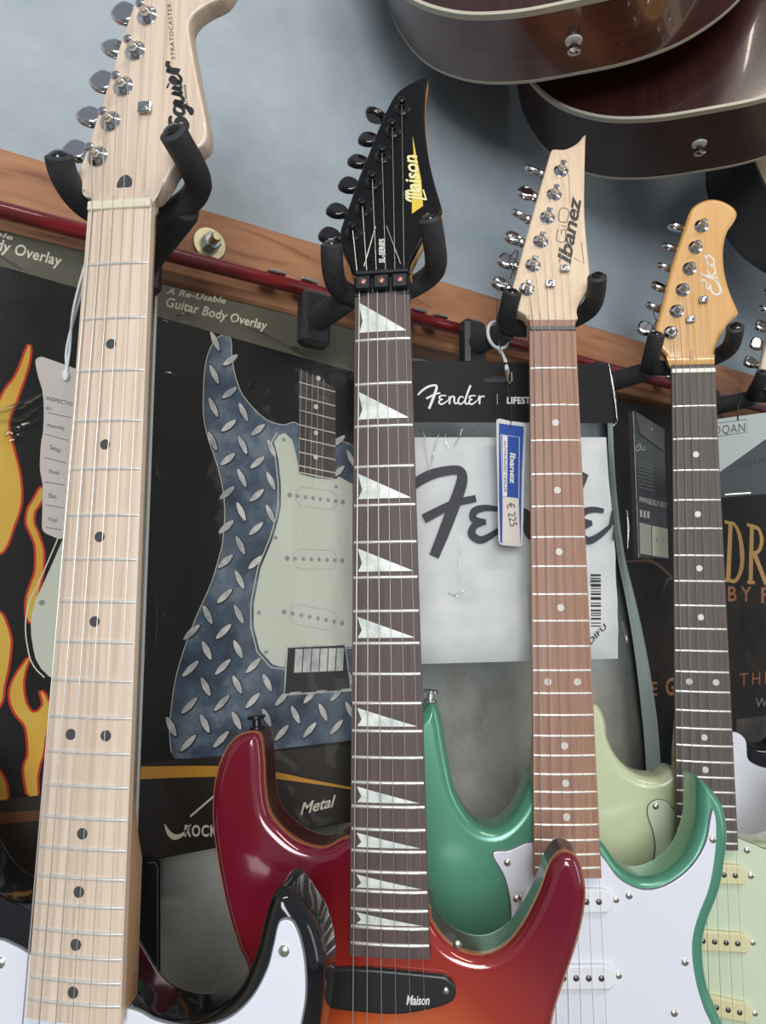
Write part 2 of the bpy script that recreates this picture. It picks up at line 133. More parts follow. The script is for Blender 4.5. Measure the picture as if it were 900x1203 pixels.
M['maple'] = wood('maple', (.50, .37, .26), (.67, .53, .41), (.73, .60, .48), .35, .3, (110, 2.2, 60), 2.2)
M['maple_side'] = wood('amber_maple', (.50, .31, .14), (.56, .36, .18), (.60, .40, .21), .35, .4)
M['amber_head'] = wood('amber_lacquer', (.62, .32, .09), (.67, .36, .11), (.70, .40, .14), .3, .8)
M['pale_head'] = wood('pale_maple', (.62, .46, .31), (.70, .53, .37), (.74, .58, .42), .45)
M['rosewood'] = wood('rosewood', (.060, .038, .036), (.088, .058, .054), (.11, .075, .070), .6)
M['redwood_board'] = wood('reddish_board', (.25, .125, .08), (.32, .165, .105), (.38, .205, .14), .5)
M['grey_board'] = wood('grey_brown_board', (.062, .048, .040), (.09, .07, .06), (.115, .092, .078), .6)
M['black_gloss'] = mat('black_gloss', (.006, .006, .007), .1, coat=.35)
M['black_satin'] = mat('black_satin', (.006, .006, .007), .3, spec=.25)
M['black_plastic'] = mat('black_plastic', (.02, .02, .021), .3)
M['foam'] = noisy(mat('black_foam', (.022, .022, .024), .62), [(.3, (.018, .018, .02)), (.7, (.032, .031, .033))], (1, 1, 1), 260, 3, .5, .25, .0004)
M['chrome'] = mat('chrome', (.62, .62, .63), .13, 1)
M['nickel'] = mat('nickel', (.72, .69, .62), .28, 1)
M['fret'] = mat('fret_wire', (.88, .84, .76), .3, .62)
M['string'] = mat('string_steel', (.46, .43, .39), .35, .8)
M['black_metal'] = mat('black_metal', (.035, .035, .037), .28, .8)
M['copper_screw'] = mat('copper_screw', (.3, .15, .12), .35, .8)
M['bone'] = mat('bone', (.68, .62, .47), .4)
M['white_nut'] = mat('white_nut', (.78, .76, .68), .35)
M['grey_nut'] = mat('grey_nut', (.10, .095, .09), .45)
M['dot_dark'] = mat('dark_dot', (.06, .06, .065), .35)
M['dot_pearl'] = mat('pearl_dot', (.60, .57, .52), .3)
M['pearl'] = noisy(mat('pearl_inlay', (.7, .72, .68), .22), [(.3, (.50, .55, .52)), (.55, (.72, .75, .70)), (.7, (.85, .86, .80))], (1, 1, 1), 90, 4, .6)
M['white_guard'] = mat('white_pickguard', (.74, .75, .82), .22, coat=.4)
M['guard_edge'] = mat('pickguard_edge', (.16, .17, .18), .4)
M['mint_guard'] = mat('mint_pickguard', (.60, .68, .50), .28, coat=.3)
M['white_plastic'] = mat('white_plastic', (.76, .77, .80), .3)
M['aged_plastic'] = mat('aged_cream_plastic', (.70, .64, .38), .35)
M['pole'] = mat('pole_piece', (.16, .15, .15), .3, .9)
M['green_paint'] = mat('sea_green_paint', (.10, .32, .21), .28, .3, coat=.5, coat_r=.12)
M['cream_paint'] = mat('pale_green_cream_paint', (.56, .61, .38), .3, coat=.5, coat_r=.1)
M['binding'] = mat('worn_wood_edge', (.36, .12, .035), .3, coat=.6)
M['white'] = mat('white_print', (.75, .75, .72), .5)
M['cream_print'] = mat('cream_print', (.62, .58, .47), .5)
M['black_ink'] = mat('black_ink', (.02, .02, .022), .45)
M['brown_ink'] = mat('dark_brown_ink', (.05, .03, .022), .5)
M['gold_ink'] = mat('gold_ink', (.72, .52, .06), .4)
M['pale_yellow'] = mat('pale_yellow_ink', (.80, .74, .38), .4)
M['cord_white'] = mat('white_cord', (.66, .70, .70), .7)
M['cord_black'] = mat('black_cord', (.02, .02, .02), .6)

def burst(name):     # the red to amber sunburst lacquer, by place on the body
    m = mat(name, (.3, .02, .02), .14, .1, coat=1, coat_r=.05); n, l, b = nodes(m)
    tc = n.new('ShaderNodeTexCoord'); mp = n.new('ShaderNodeMapping')
    mp.inputs['Location'].default_value = (0, .60 * 5.0, 0); mp.inputs['Scale'].default_value = (6.2, 5.0, 0)
    l.new(tc.outputs['Object'], mp.inputs[0])
    g = n.new('ShaderNodeVectorMath'); g.operation = 'LENGTH'; l.new(mp.outputs[0], g.inputs[0])
    cr = ramp(n, [(.0, (.80, .30, .05)), (.32, (.68, .15, .03)), (.62, (.36, .03, .018)), (.9, (.20, .010, .020)), (1.0, (.17, .008, .022))])
    l.new(g.outputs['Value'], cr.inputs[0]); l.new(cr.outputs[0], b.inputs['Base Color']); return m
M['burst'] = burst('red_sunburst_lacquer')
M['burst_side'] = mat('dark_red_side', (.06, .010, .010), .25, coat=.25, spec=.3)

def wall_material():
    m = mat('painted_plaster', (.4, .45, .48), .75); n, l, b = nodes(m)
    tc = n.new('ShaderNodeTexCoord')
    ns = n.new('ShaderNodeTexNoise'); ns.inputs['Scale'].default_value = 7; ns.inputs['Detail'].default_value = 10; ns.inputs['Roughness'].default_value = .7
    l.new(tc.outputs['Object'], ns.inputs['Vector'])
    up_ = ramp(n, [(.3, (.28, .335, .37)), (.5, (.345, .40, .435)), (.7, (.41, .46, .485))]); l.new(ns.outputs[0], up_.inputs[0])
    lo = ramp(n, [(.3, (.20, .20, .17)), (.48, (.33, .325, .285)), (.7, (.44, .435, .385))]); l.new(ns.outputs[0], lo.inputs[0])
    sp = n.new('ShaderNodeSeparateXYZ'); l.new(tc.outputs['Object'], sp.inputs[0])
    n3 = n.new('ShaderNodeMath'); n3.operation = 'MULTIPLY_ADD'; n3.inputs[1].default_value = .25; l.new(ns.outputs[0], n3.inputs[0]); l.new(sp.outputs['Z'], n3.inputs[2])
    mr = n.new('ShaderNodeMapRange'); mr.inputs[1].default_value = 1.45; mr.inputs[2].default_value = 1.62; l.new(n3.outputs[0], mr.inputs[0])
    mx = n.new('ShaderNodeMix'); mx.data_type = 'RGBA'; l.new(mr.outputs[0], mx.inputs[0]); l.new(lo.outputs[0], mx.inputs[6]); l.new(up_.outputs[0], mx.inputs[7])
    # small chips and scuffs in the paint
    v = n.new('ShaderNodeTexNoise'); v.inputs['Scale'].default_value = 38; v.inputs['Detail'].default_value = 5; l.new(tc.outputs['Object'], v.inputs['Vector'])
    ch = ramp(n, [(.24, (.6, .6, .6)), (.30, (0, 0, 0))]); l.new(v.outputs[0], ch.inputs[0])
    mx2 = n.new('ShaderNodeMix'); mx2.data_type = 'RGBA'; l.new(ch.outputs[0], mx2.inputs[0]); l.new(mx.outputs[2], mx2.inputs[6]); mx2.inputs[7].default_value = (.22, .26, .28, 1)
    l.new(mx2.outputs[2], b.inputs['Base Color'])
    bp = n.new('ShaderNodeBump'); bp.inputs['Strength'].default_value = .35; bp.inputs['Distance'].default_value = .002
    l.new(v.outputs[0], bp.inputs['Height']); l.new(bp.outputs[0], b.inputs['Normal']); return m
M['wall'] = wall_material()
M['beam'] = noisy(mat('pine_beam', (.36, .2, .11), .6), [(.28, (.15, .058, .028)), (.42, (.33, .145, .068)), (.6, (.39, .185, .09)), (.75, (.43, .22, .11))], (3.2, 14, 22), 2.2, 7, .6, .25, .001, 1.6)
M['rail'] = noisy(mat('red_rail_paint', (.17, .012, .012), .25, coat=.5), [(.3, (.07, .008, .008)), (.6, (.20, .012, .014))], (6, 30, 30), 3, 4)
M['zinc'] = mat('yellow_zinc', (.55, .50, .32), .3, .9)
M['bluezinc'] = mat('blue_zinc', (.42, .47, .50), .25, .9)
def foil(name, amt, bump, scale):      # clear film: mostly see-through, with a glossy crinkled surface
    m = bpy.data.materials.new(name); m.use_nodes = True; n = m.node_tree.nodes; l = m.node_tree.links
    n.remove(n['Principled BSDF']); out = n['Material Output']
    tr_ = n.new('ShaderNodeBsdfTransparent'); tr_.inputs[0].default_value = (.97, .97, .95, 1)
    gl = n.new('ShaderNodeBsdfGlossy'); gl.inputs['Roughness'].default_value = .06
    mx = n.new('ShaderNodeMixShader'); fr = n.new('ShaderNodeLayerWeight'); fr.inputs[0].default_value = amt
    tc = n.new('ShaderNodeTexCoord'); ns = n.new('ShaderNodeTexNoise'); ns.inputs['Scale'].default_value = scale; ns.inputs['Detail'].default_value = 3; ns.inputs['Distortion'].default_value = 1.5
    mp = n.new('ShaderNodeMapping'); mp.inputs['Scale'].default_value = (1, 1, .45); l.new(tc.outputs['Object'], mp.inputs[0]); l.new(mp.outputs[0], ns.inputs['Vector'])
    bp = n.new('ShaderNodeBump'); bp.inputs['Strength'].default_value = bump; bp.inputs['Distance'].default_value = .01
    l.new(ns.outputs[0], bp.inputs['Height']); l.new(bp.outputs[0], gl.inputs['Normal']); l.new(bp.outputs[0], fr.inputs['Normal'])
    l.new(fr.outputs['Fresnel'], mx.inputs[0]); l.new(tr_.outputs[0], mx.inputs[1]); l.new(gl.outputs[0], mx.inputs[2]); l.new(mx.outputs[0], out.inputs[0])
    return m
M['film'] = foil('clear_film', .17, .6, 8)
M['fold'] = foil('film_fold', .3, .1, 20)
M['card_black'] = mat('black_card', (.010, .010, .0105), .4, spec=.3)
M['card_olive'] = mat('grey_green_card', (.095, .09, .065), .4)
M['card_band'] = mat('dark_band_print', (.022, .017, .014), .4)
M['plate_print'] = noisy(mat('steel_plate_print', (.1, .14, .2), .35), [(.32, (.010, .018, .035)), (.5, (.055, .085, .13)), (.66, (.17, .215, .27))], (1, 1, 1), 22, 7, .65)
M['tread'] = noisy(mat('tread_print', (.5, .5, .5), .35), [(.35, (.28, .30, .32)), (.6, (.55, .54, .52))], (1, 1, 1), 60, 3)
M['tread_dark'] = mat('tread_outline_print', (.012, .016, .025), .4)
M['guard_print'] = mat('pickguard_print', (.50, .52, .45), .35)
M['grey_print'] = mat('grey_print', (.22, .24, .24), .35)
M['neck_print'] = mat('neck_print', (.055, .04, .038), .4)
M['orange_print'] = mat('orange_print', (.50, .24, .035), .4)
M['flame_print'] = noisy(mat('flame_print', (.72, .42, .06), .35), [(.3, (.58, .27, .03)), (.55, (.56, .36, .06)), (.8, (.56, .44, .11))], (1, 1, .4), 12, 3)
M['flame_red'] = mat('flame_red_print', (.45, .03, .015), .35)

# ------------------------------------------------------------------ mesh helpers (millimetres in, metres out)
class MB:
    def __init__(s): s.v = []; s.f = []; s.T = Matrix.Identity(4)
    def add(s, vs, fs):
        k = len(s.v); s.v += [tuple(s.T @ Vector(p)) for p in vs]; s.f += [tuple(i + k for i in f) for f in fs]; return s
    def box(s, x0, x1, y0, y1, z0, z1, b=0):
        if b:
            b = min(b, (x1 - x0) / 2.01, (y1 - y0) / 2.01, (z1 - z0) / 2.01)
            pts = [(x0 + b, y0), (x1 - b, y0), (x1, y0 + b), (x1, y1 - b), (x1 - b, y1), (x0 + b, y1), (x0, y1 - b), (x0, y0 + b)]
            def ins(d): return [(min(max(px, x0 + d), x1 - d), min(max(py, y0 + d), y1 - d)) for px, py in pts]
            return s.rings([[(px, py, z) for px, py in q] for q, z in ((ins(b), z0), (pts, z0 + b), (pts, z1 - b), (ins(b), z1))])
        vs = [(x, y, z) for z in (z0, z1) for x, y in ((x0, y0), (x1, y0), (x1, y1), (x0, y1))]
        return s.add(vs, [(3, 2, 1, 0), (4, 5, 6, 7), (0, 1, 5, 4), (1, 2, 6, 5), (2, 3, 7, 6), (3, 0, 4, 7)])
    def rings(s, R, cap=True, closed=True):
        n = len(R[0]); vs = [p for q in R for p in q]; fs = []
        for i in range(len(R) - 1):
            for j in range(n if closed else n - 1):
                a = i * n + j; b = i * n + (j + 1) % n; fs.append((a, b, b + n, a + n))
        if cap: fs.append(tuple(range(n - 1, -1, -1))); fs.append(tuple(range((len(R) - 1) * n, len(R) * n)))
        return s.add(vs, fs)
    def prism(s, poly, z0, z1):
        if len(poly) > 12:
            s.rings([[(x, y, z0) for x, y in poly], [(x, y, z1) for x, y in poly]], cap=False)
            pts = [Vector(p) for p in poly]; vo, _, fo, _, _, _ = delaunay_2d_cdt(pts, [(i, (i + 1) % len(pts)) for i in range(len(pts))], [], 1, 1e-4)
            for z in (z0, z1): s.add([(p.x, p.y, z) for p in vo], [tuple(f) for f in fo])
            return s
        return s.rings([[(x, y, z0) for x, y in poly], [(x, y, z1) for x, y in poly]])
    def cyl(s, a, b, r0, r1=None, n=16):
        r1 = r0 if r1 is None else r1
        return s.lathe(a, b, [(0, r0), (1, r1)], n)
    def lathe(s, a, b, prof, n=16):      # prof: (fraction along a-b, radius)
        a = Vector(a); b = Vector(b); d = b - a; L = d.length; w = d.normalized()
        u = w.orthogonal().normalized(); v = w.cross(u)
        return s.rings([[tuple(a + d * t + (u * math.cos(2 * PI * k / n) + v * math.sin(2 * PI * k / n)) * r) for k in range(n)] for t, r in prof])
    def tube(s, pts, rad, n=8):
        P = [Vector(p) for p in pts]; R = []; u = None
        for i, p in enumerate(P):
            t = (P[min(i + 1, len(P) - 1)] - P[max(i - 1, 0)]).normalized()
            u = (t.orthogonal() if u is None else (u - t * u.dot(t))).normalized(); v = t.cross(u)
            rr = rad[i] if isinstance(rad, (list, tuple)) else rad
            R.append([tuple(p + (u * math.cos(2 * PI * k / n) + v * math.sin(2 * PI * k / n)) * rr) for k in range(n)])
        return s.rings(R)
    def rounded(s, poly, z0, z1, r, k=5):      # a slab with rounded rims; z0 is the front, z1 the back
        nr = normals(poly); R = []
        def ring(d, z): return [(x, y, z) for x, y in inset(poly, nr, d)]
        sg = 1 if z1 > z0 else -1
        R.append(ring(r * 1.04 + .3, z0))
        for i in range(k + 1):
            a = PI / 2 * i / k; R.append(ring(r * (1 - math.sin(a)), z0 + sg * r * (1 - math.cos(a))))
        for i in range(k + 1):
            a = PI / 2 * i / k; R.append(ring(r * (1 - math.cos(a)), z1 - sg * r * (1 - math.sin(a))))
        R.append(ring(r * 1.04 + .3, z1))
        s.rings(R, cap=False)
        for q, z in ((R[0], z0), (R[-1], z1)):      # flat caps, triangulated robustly
            pts = [Vector((p[0], p[1])) for p in q]
            if len(pts) < 40: s.add([(p.x, p.y, z) for p in pts], [tuple(range(len(pts)))]); continue
            vo, _, fo, _, _, _ = delaunay_2d_cdt(pts, [(i, (i + 1) % len(pts)) for i in range(len(pts))], [], 1, 1e-4)
            s.add([(p.x, p.y, z) for p in vo], [tuple(f) for f in fo])
        return s
    def build(s, name, m, parent=None, smooth=False, sc=.001, sharp=35):
        me = bpy.data.meshes.new(name); me.from_pydata([tuple(c * sc for c in p) for p in s.v], [], s.f)
        bm = bmesh.new(); bm.from_mesh(me); bmesh.ops.recalc_face_normals(bm, faces=bm.faces)
        if smooth:
            for f in bm.faces: f.smooth = True
            for e in bm.edges:
                if len(e.link_faces) == 2 and e.calc_face_angle(0) > math.radians(sharp): e.smooth = False
        bm.to_mesh(me); bm.free(); me.materials.append(m)
        o = bpy.data.objects.new(name, me); C.objects.link(o)
        if parent: o.parent = parent
        return o
def area2(p): return sum(p[i][0] * p[(i + 1) % len(p)][1] - p[(i + 1) % len(p)][0] * p[i][1] for i in range(len(p)))
def normals(p):      # outward normals of a closed outline
    sg = 1 if area2(p) > 0 else -1; n = len(p); out = []
    for i in range(n):
        dx = p[(i + 1) % n][0] - p[i - 1][0]; dy = p[(i + 1) % n][1] - p[i - 1][1]; L = math.hypot(dx, dy) or 1
        out.append((sg * dy / L, -sg * dx / L))
    return out
def smooth_loop(P, n=6, closed=True):
    P = [tuple(p) for p in P]; out = []; N = len(P)
    for i in range(N if closed else N - 1):
        g = (lambda k: P[k % N]) if closed else (lambda k: P[min(max(k, 0), N - 1)])
        a, b, c, d = g(i - 1), g(i), g(i + 1), g(i + 2)
        # centripetal style: tangents scaled by neighbouring lengths
        lb = math.dist(b, c); la = math.dist(a, b) or lb; lc = math.dist(c, d) or lb
        m0 = [(c[k] - a[k]) * lb / (la + lb) for k in range(len(b))]; m1 = [(d[k] - b[k]) * lb / (lb + lc) for k in range(len(b))]
        for j in range(n):
            t = j / n; t2 = t * t; t3 = t2 * t
            out.append(tuple((2 * t3 - 3 * t2 + 1) * b[k] + (t3 - 2 * t2 + t) * m0[k] + (3 * t2 - 2 * t3) * c[k] + (t3 - t2) * m1[k] for k in range(len(b))))
    if not closed: out.append(P[-1])
    return out
def inset(poly, nr, d):      # inward offset; points that would cross are pulled onto the line between their good neighbours
    q = [(x - nx * d, y - ny * d) for (x, y), (nx, ny) in zip(poly, nr)]
    if d < .6: return q
    N = len(q); good = []
    for i, (x, y) in enumerate(q):
        m = 1e9
        for j in range(N):
            (ax, ay), (bx, by) = poly[j], poly[(j + 1) % N]
            vx, vy = bx - ax, by - ay; L = vx * vx + vy * vy or 1e-9
            t = max(0, min(1, ((x - ax) * vx + (y - ay) * vy) / L)); m = min(m, (x - ax - t * vx) ** 2 + (y - ay - t * vy) ** 2)
            if m < (d * .97) ** 2: break
        good.append(m >= (d * .97) ** 2 and inside(poly, (x, y)))
    if not any(good): return q
    for i in range(N):
        if good[i]: continue
        a = i
        while not good[a % N]: a -= 1
        b = i
        while not good[b % N]: b += 1
        t = (i - a) / (b - a); A, B = q[a % N], q[b % N]; q[i] = (A[0] + (B[0] - A[0]) * t, A[1] + (B[1] - A[1]) * t)
    orient = lambda a, b, c: (b[0] - a[0]) * (c[1] - a[1]) - (b[1] - a[1]) * (c[0] - a[0])
    for i in range(N):      # small leftover loops are gathered into their crossing
        for k in range(2, 24):
            j = i + k; a, b, c, e = q[i % N], q[(i + 1) % N], q[j % N], q[(j + 1) % N]
            if orient(a, b, c) * orient(a, b, e) < 0 and orient(c, e, a) * orient(c, e, b) < 0:
                for m_ in range(i + 1, j + 1): t = (m_ - i) / (j + 1 - i); q[m_ % N] = (a[0] + (e[0] - a[0]) * t, a[1] + (e[1] - a[1]) * t)
    return q
def offset(p, d): return [(x + nx * d, y + ny * d) for (x, y), (nx, ny) in zip(p, normals(p))]
def inside(p, q):
    x, y = q; c = False
    for i in range(len(p)):
        (x1, y1), (x2, y2) = p[i], p[i - 1]
        if (y1 > y) != (y2 > y) and x < (x2 - x1) * (y - y1) / (y2 - y1) + x1: c = not c
    return c
def ribbon(mb, pts, w, z, smooth=True, h=.15):      # a printed stroke: w one width or one per point
    if smooth and len(pts) > 2: q = smooth_loop(pts, 5, False)
    else: q = [tuple(p) for p in pts]
    m = len(q); L = []; Rr = []
    for i in range(m):
        a = q[max(i - 1, 0)]; b = q[min(i + 1, m - 1)]; dx, dy = b[0] - a[0], b[1] - a[1]; l = math.hypot(dx, dy) or 1
        if isinstance(w, (list, tuple)):
            t = i / max(m - 1, 1) * (len(w) - 1); k = min(int(t), len(w) - 2); ww = w[k] + (w[k + 1] - w[k]) * (t - k)
        else: ww = w
        L.append((q[i][0] - dy / l * ww / 2, q[i][1] + dx / l * ww / 2)); Rr.append((q[i][0] + dy / l * ww / 2, q[i][1] - dx / l * ww / 2))
    n0 = [[(*a, z), (*b, z)] for a, b in zip(L, Rr)]
    mb.rings(n0, cap=False, closed=False)
def affine(p0, p1, p2):      # maps (0..1 along the baseline, 0..1 up to cap height) into the plane
    p0, p1, p2 = Vector(p0[:2]), Vector(p1[:2]), Vector(p2[:2]); ex = p1 - p0; ey = p2 - p0
    return lambda x, y: tuple(p0 + ex * x + ey * y)
def strokes(mb, S, tri, z, w=1, asp=None):
    f = affine(*tri)
    for i, (pts, ww) in enumerate(S): ribbon(mb, [f(x, y) for x, y in pts], [a * w for a in ww] if isinstance(ww, (list, tuple)) else ww * w, z + .02 * i)
def text_mesh(mb, s, tri, z, bold=0, shear=0, sp=1.0):      # plain lettering set into a parallelogram
    cu = bpy.data.curves.new('lettering', 'FONT'); cu.body = s; cu.offset = bold; cu.shear = shear; cu.space_character = sp; cu.resolution_u = 3
    o = bpy.data.objects.new('lettering', cu); C.objects.link(o)
    me = bpy.data.meshes.new_from_object(o.evaluated_get(bpy.context.evaluated_depsgraph_get()))
    bpy.data.objects.remove(o); bpy.data.curves.remove(cu)
    xs = [v.co.x for v in me.vertices]; x0, x1 = min(xs), max(xs); cap = .69; f = affine(*tri)
    mb.add([(*f((v.co.x - x0) / (x1 - x0), v.co.y / cap), z) for v in me.vertices], [tuple(p.vertices) for p in me.polygons])
    bpy.data.meshes.remove(me)
def disc(mb, x, y, r, z0, z1, n=14): mb.cyl((x, y, z0), (x, y, z1), r, n=n)

def props(o, label, cat, group=None):
    o['label'] = label; o['category'] = cat
    if group: o['group'] = group
    return o
def thing(name, label, cat, mw=None, group=None):
    o = bpy.data.objects.new(name, None); C.objects.link(o); o.empty_display_size = .02
    if mw is not None: o.matrix_world = mw
    return props(o, label, cat, group)
def frame(F):
    a = F[0]; m = Matrix(((a[0], a[3], a[6]), (a[1], a[4], a[7]), (a[2], a[5], a[8]))).to_4x4(); m.translation = Vector(F[1]); return m
def wall_frame(x, y, z):      # x along the wall, y up, z out of the wall
    m = Matrix(((1, 0, 0), (0, 0, -1), (0, 1, 0))).to_4x4(); m.translation = Vector((x, y, z)) / 1000; return m
def plate(pts, z0, z1, mb=None): mb = mb or MB(); mb.prism([p[:2] for p in pts], z0, z1); return mb
def struct(o): o['kind'] = 'structure'; return o

# ------------------------------------------------------------------ the setting
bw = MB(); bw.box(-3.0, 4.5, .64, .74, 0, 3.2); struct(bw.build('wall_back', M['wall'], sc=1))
fl = MB(); fl.box(-3.0, 4.5, -3.5, .64, -.05, 0)
struct(fl.build('floor', noisy(mat('shop_floor', (.2, .19, .18), .6), [(.3, (.14, .13, .12)), (.7, (.24, .23, .21))], (1, 1, 1), 4), sc=1))

# wooden board with a shallow chamfer, its bolt, and the red rail
bt = thing('wooden_beam', 'long knotty pine board bolted across the wall behind the guitar hangers', 'beam', Matrix.Translation((-1, .619, 1.7525)))
b = MB(); b.box(0, 3000, -19, 20.9, -38, 38, 3); b.build('board', M['beam'], bt)
def bolt(parent, x, y, z):
    e = MB(); e.lathe((x, y, z), (x, y - 2.5, z), [(0, 15), (.7, 15), (1, 14.2)], 28); w = e.build('washer', M['zinc'], parent, True)
    e = MB(); e.lathe((x, y - 2.5, z), (x, y - 10, z), [(0, 8.5), (.85, 8.5), (1, 7.3)], 6); e.build('hex_nut', M['bluezinc'], w)
    e = MB(); e.lathe((x, y - 9, z), (x, y - 19, z), [(0, 4.2), (.85, 4.2), (1, 3.4)], 14); e.build('threaded_rod', M['zinc'], w, True)
bolt(bt, 1221.5, -19, 6)
rl = thing('red_rail', 'dark red metal rail running along the front of the pine board', 'rail', Matrix.Translation((-1, .581, 1.7315)))
b = MB(); b.lathe((0, 0, 0), (3000, 0, 0), [(0, 6.5), (1, 6.5)], 16); b.build('rod', M['rail'], rl, True)
for x in (1268, 1300, 1425, 1452, 1615, 1832):
    b = MB(); b.box(x, x + 17, -6.6, 19, 5.5, 9, 1); b.build('clip', M['nickel'], rl)

# ------------------------------------------------------------------ guitars
SCALE = 648.0
def fy(n): return -SCALE * (1 - 2 ** (-n / 12.0))
GM = {k: frame(v) for k, v in D['GM'].items()}
g5 = GM['eko'].copy(); g5.translation = Vector((.905, .452, 1.69)); GM['black'] = g5
WD = {k: (v[2] * 1000, v[3] * 1000) for k, v in D['GM'].items()}; WD['black'] = WD['eko']
def mirror_fill(): pass
sl = D['eko_l_body']
STRAT_L = [(16, -446), (0, -425), (-16, -408), (-29, -403), (-41, -411), (-61, -409), (-77, -397), (-88, -378), (-91, -358), (-98, -343), (-108, -340), (-121, -348), (-134, -376), (-142, -420), (-140, -470), (-128, -520), (-124, -560), (-136, -610), (-153, -660), (-157, -710), (-140, -750), (-95, -772), (-30, -779), (40, -777), (105, -765), (148, -736), (165, -690), (160, -640), (140, -592), (127, -555), (126, -515)]
STRAT = STRAT_L + [(131, -480), (134.5, -441), (133, -428), (128.5, -415), (121.5, -405), (114.5, -397), (109, -395.5), (104, -400), (100, -412), (95, -432), (84, -454), (62, -468), (42, -468), (28, -461)]
LOW = [(-103, -493), (-98, -530), (-106, -575), (-128, -620), (-148, -665), (-152, -705), (-132, -748), (-80, -770), (0, -777), (80, -766), (130, -738), (148, -690), (140, -640), (120, -590), (107, -545)]
BODY = {
 'squier': STRAT, 'black': STRAT, 'eko': STRAT,
 'maison': [(14, -435), (0, -418), (-14, -403)] + [p for p in reversed(D['maison_l_body'])][0:] + LOW[1:] + [p for p in reversed(D['maison_r_body'])],
 'ibanez': [(22, -438), (4, -418), (-12, -400)] + [p for p in reversed(D['ibanez_l_body'][:-1])] + [(-128, -352), (-137, -385), (-138, -425), (-128, -475), (-114, -520), (-110, -560), (-124, -610), (-146, -660), (-152, -710), (-132, -750), (-80, -771), (0, -778), (85, -768), (140, -738), (158, -690), (150, -640)] + [p for p in reversed(D['ibanez_r_body'])],
}
def headmap(tilt):
    a = math.radians(tilt); c, s = math.cos(a), math.sin(a)
    return Matrix(((1, 0, 0, 0), (0, c, s, 0), (0, -s, c, 0), (0, 0, 0, 1)))
def wing(mb, p, q, w0, w1, th, T):      # a tuner button: rounded tapering plate from p out to q
    p = Vector(p); q = Vector(q); d = (q - p).normalized(); s = Vector((-d.y, d.x, 0)); n = Vector((0, 0, 1))
    ang = T; s2 = s * math.cos(ang) + n * math.sin(ang); n2 = d.cross(s2).normalized(); L = (q - p).length
    prof = smooth_loop([(0, -w0 * .5), (L * .45, -w1 * .5), (L * .88, -w1 * .42), (L, -w1 * .15), (L, w1 * .15), (L * .88, w1 * .42), (L * .45, w1 * .5), (0, w0 * .5)], 4)
    old = mb.T; F = Matrix((d, s2, n2)).transposed().to_4x4(); F.translation = p; mb.T = old @ F
    mb.rounded(prof, th / 2, -th / 2, th * .38, 3); mb.T = old
def screw(name, x, y, z, r, m, parent, n=12):
    e = MB(); e.lathe((x, y, z), (x, y, z + r * .55), [(0, r), (.45, r * .95), (.8, r * .7), (1, r * .3)], n)
    return e.build(name, m, parent, True)
def tuners(root, key, posts, buttons, T, hz, style):
    out = []
    for i, (p, q) in enumerate(zip(posts, buttons)):
        px, py = p; h = {'vintage': 9, 'black': 8, 'die': 10}[style]
        e = MB(); e.T = T; bm_ = M['black_metal'] if style == 'black' else M['chrome']
        R0 = 6.8 if style != 'die' else 7.2
        e.lathe((px, py, hz - 1), (px, py, hz + 3), [(0, R0), (.45, R0), (.6, R0 * .86), (1, R0 * .62)], 24 if style == 'vintage' else 20)
        tu = e.build('tuner', bm_, root, True)
        e = MB(); e.T = T
        e.lathe((px, py, hz + 2.5), (px, py, hz + h + 3), [(0, 3.2), (.35, 2.9), (.42, 2.2), (.62, 2.1), (.7, 3.0), (.9, 3.0), (1, 1.8)], 14)
        e.build('post', bm_ if style != 'black' else M['black_metal'], tu, True)
        d = (Vector((q[0], q[1], 0)) - Vector((px, py, 0))); bl = d.length; d.normalize(); zc = hz - 15
        bp = Vector((q[0], q[1], zc)); hw = 8.5
        e = MB(); e.T = T
        e.cyl((px, py, zc), tuple(bp - d * (hw - 2)), 2.6, n=10)
        e.lathe((*(bp - d * (hw + 4)).xy, zc), (*(bp - d * (hw - 1)).xy, zc), [(0, 3.6), (.3, 4.3), (.8, 4.3), (1, 3.2)], 12)
        e.box(px - 7, px + 7, py - 7, py + 7, hz - 22, hz - 14.5, 1.5)
        e.build('shaft', bm_, tu, True)
        ang = {'vintage': [.35, .5, .3, .6, .2, .5], 'black': [.25, .35, .2, .4, .3, 1.45], 'die': [.5, .2, .45, 1.0, .3, .8] if key != 'eko' else [.3, 1.25, .9, 1.2, .95, 1.3]}[style][i]
        e = MB(); e.T = T; wing(e, bp - d * hw, bp + d * hw, 8, 16.5, 6.5, ang); e.build('button', M['black_gloss'] if style == 'black' else M['chrome'], tu, True)
        out.append(T @ Vector((px, py, hz + h - 1)))
    return out
def pickup(root, x0, x1, y, hgt, z, m, tilt=0, cover=True, poles=6):
    cx = (x0 + x1) / 2; L = (x1 - x0) / 2; R = hgt / 2; pts = []
    for k in range(24):
        a = 2 * PI * k / 24; pts.append(((L - R) * (1 if math.cos(a) > 0 else -1) + R * math.cos(a), R * math.sin(a)))
    e = MB(); e.T = Matrix.Translation((cx, y, 0)) @ Matrix.Rotation(tilt, 4, 'Z')
    e.rounded(pts, z + 5.5, z - 4, 1.4, 3); pk = e.build('pickup', m, root, True)
    for k in range(poles):
        q = e.T @ Vector(((k - 2.5) * 10.4, 0, 0)); screw('pole_piece', q.x, q.y, z + 5.2, 2.6, M['pole'], pk)
    for s_ in (-1, 1):
        q = e.T @ Vector((s_ * (L + 3.2), 0, 0)); screw('adjusting_screw', q.x, q.y, z, 2.9, M['nickel'], pk)
    return pk
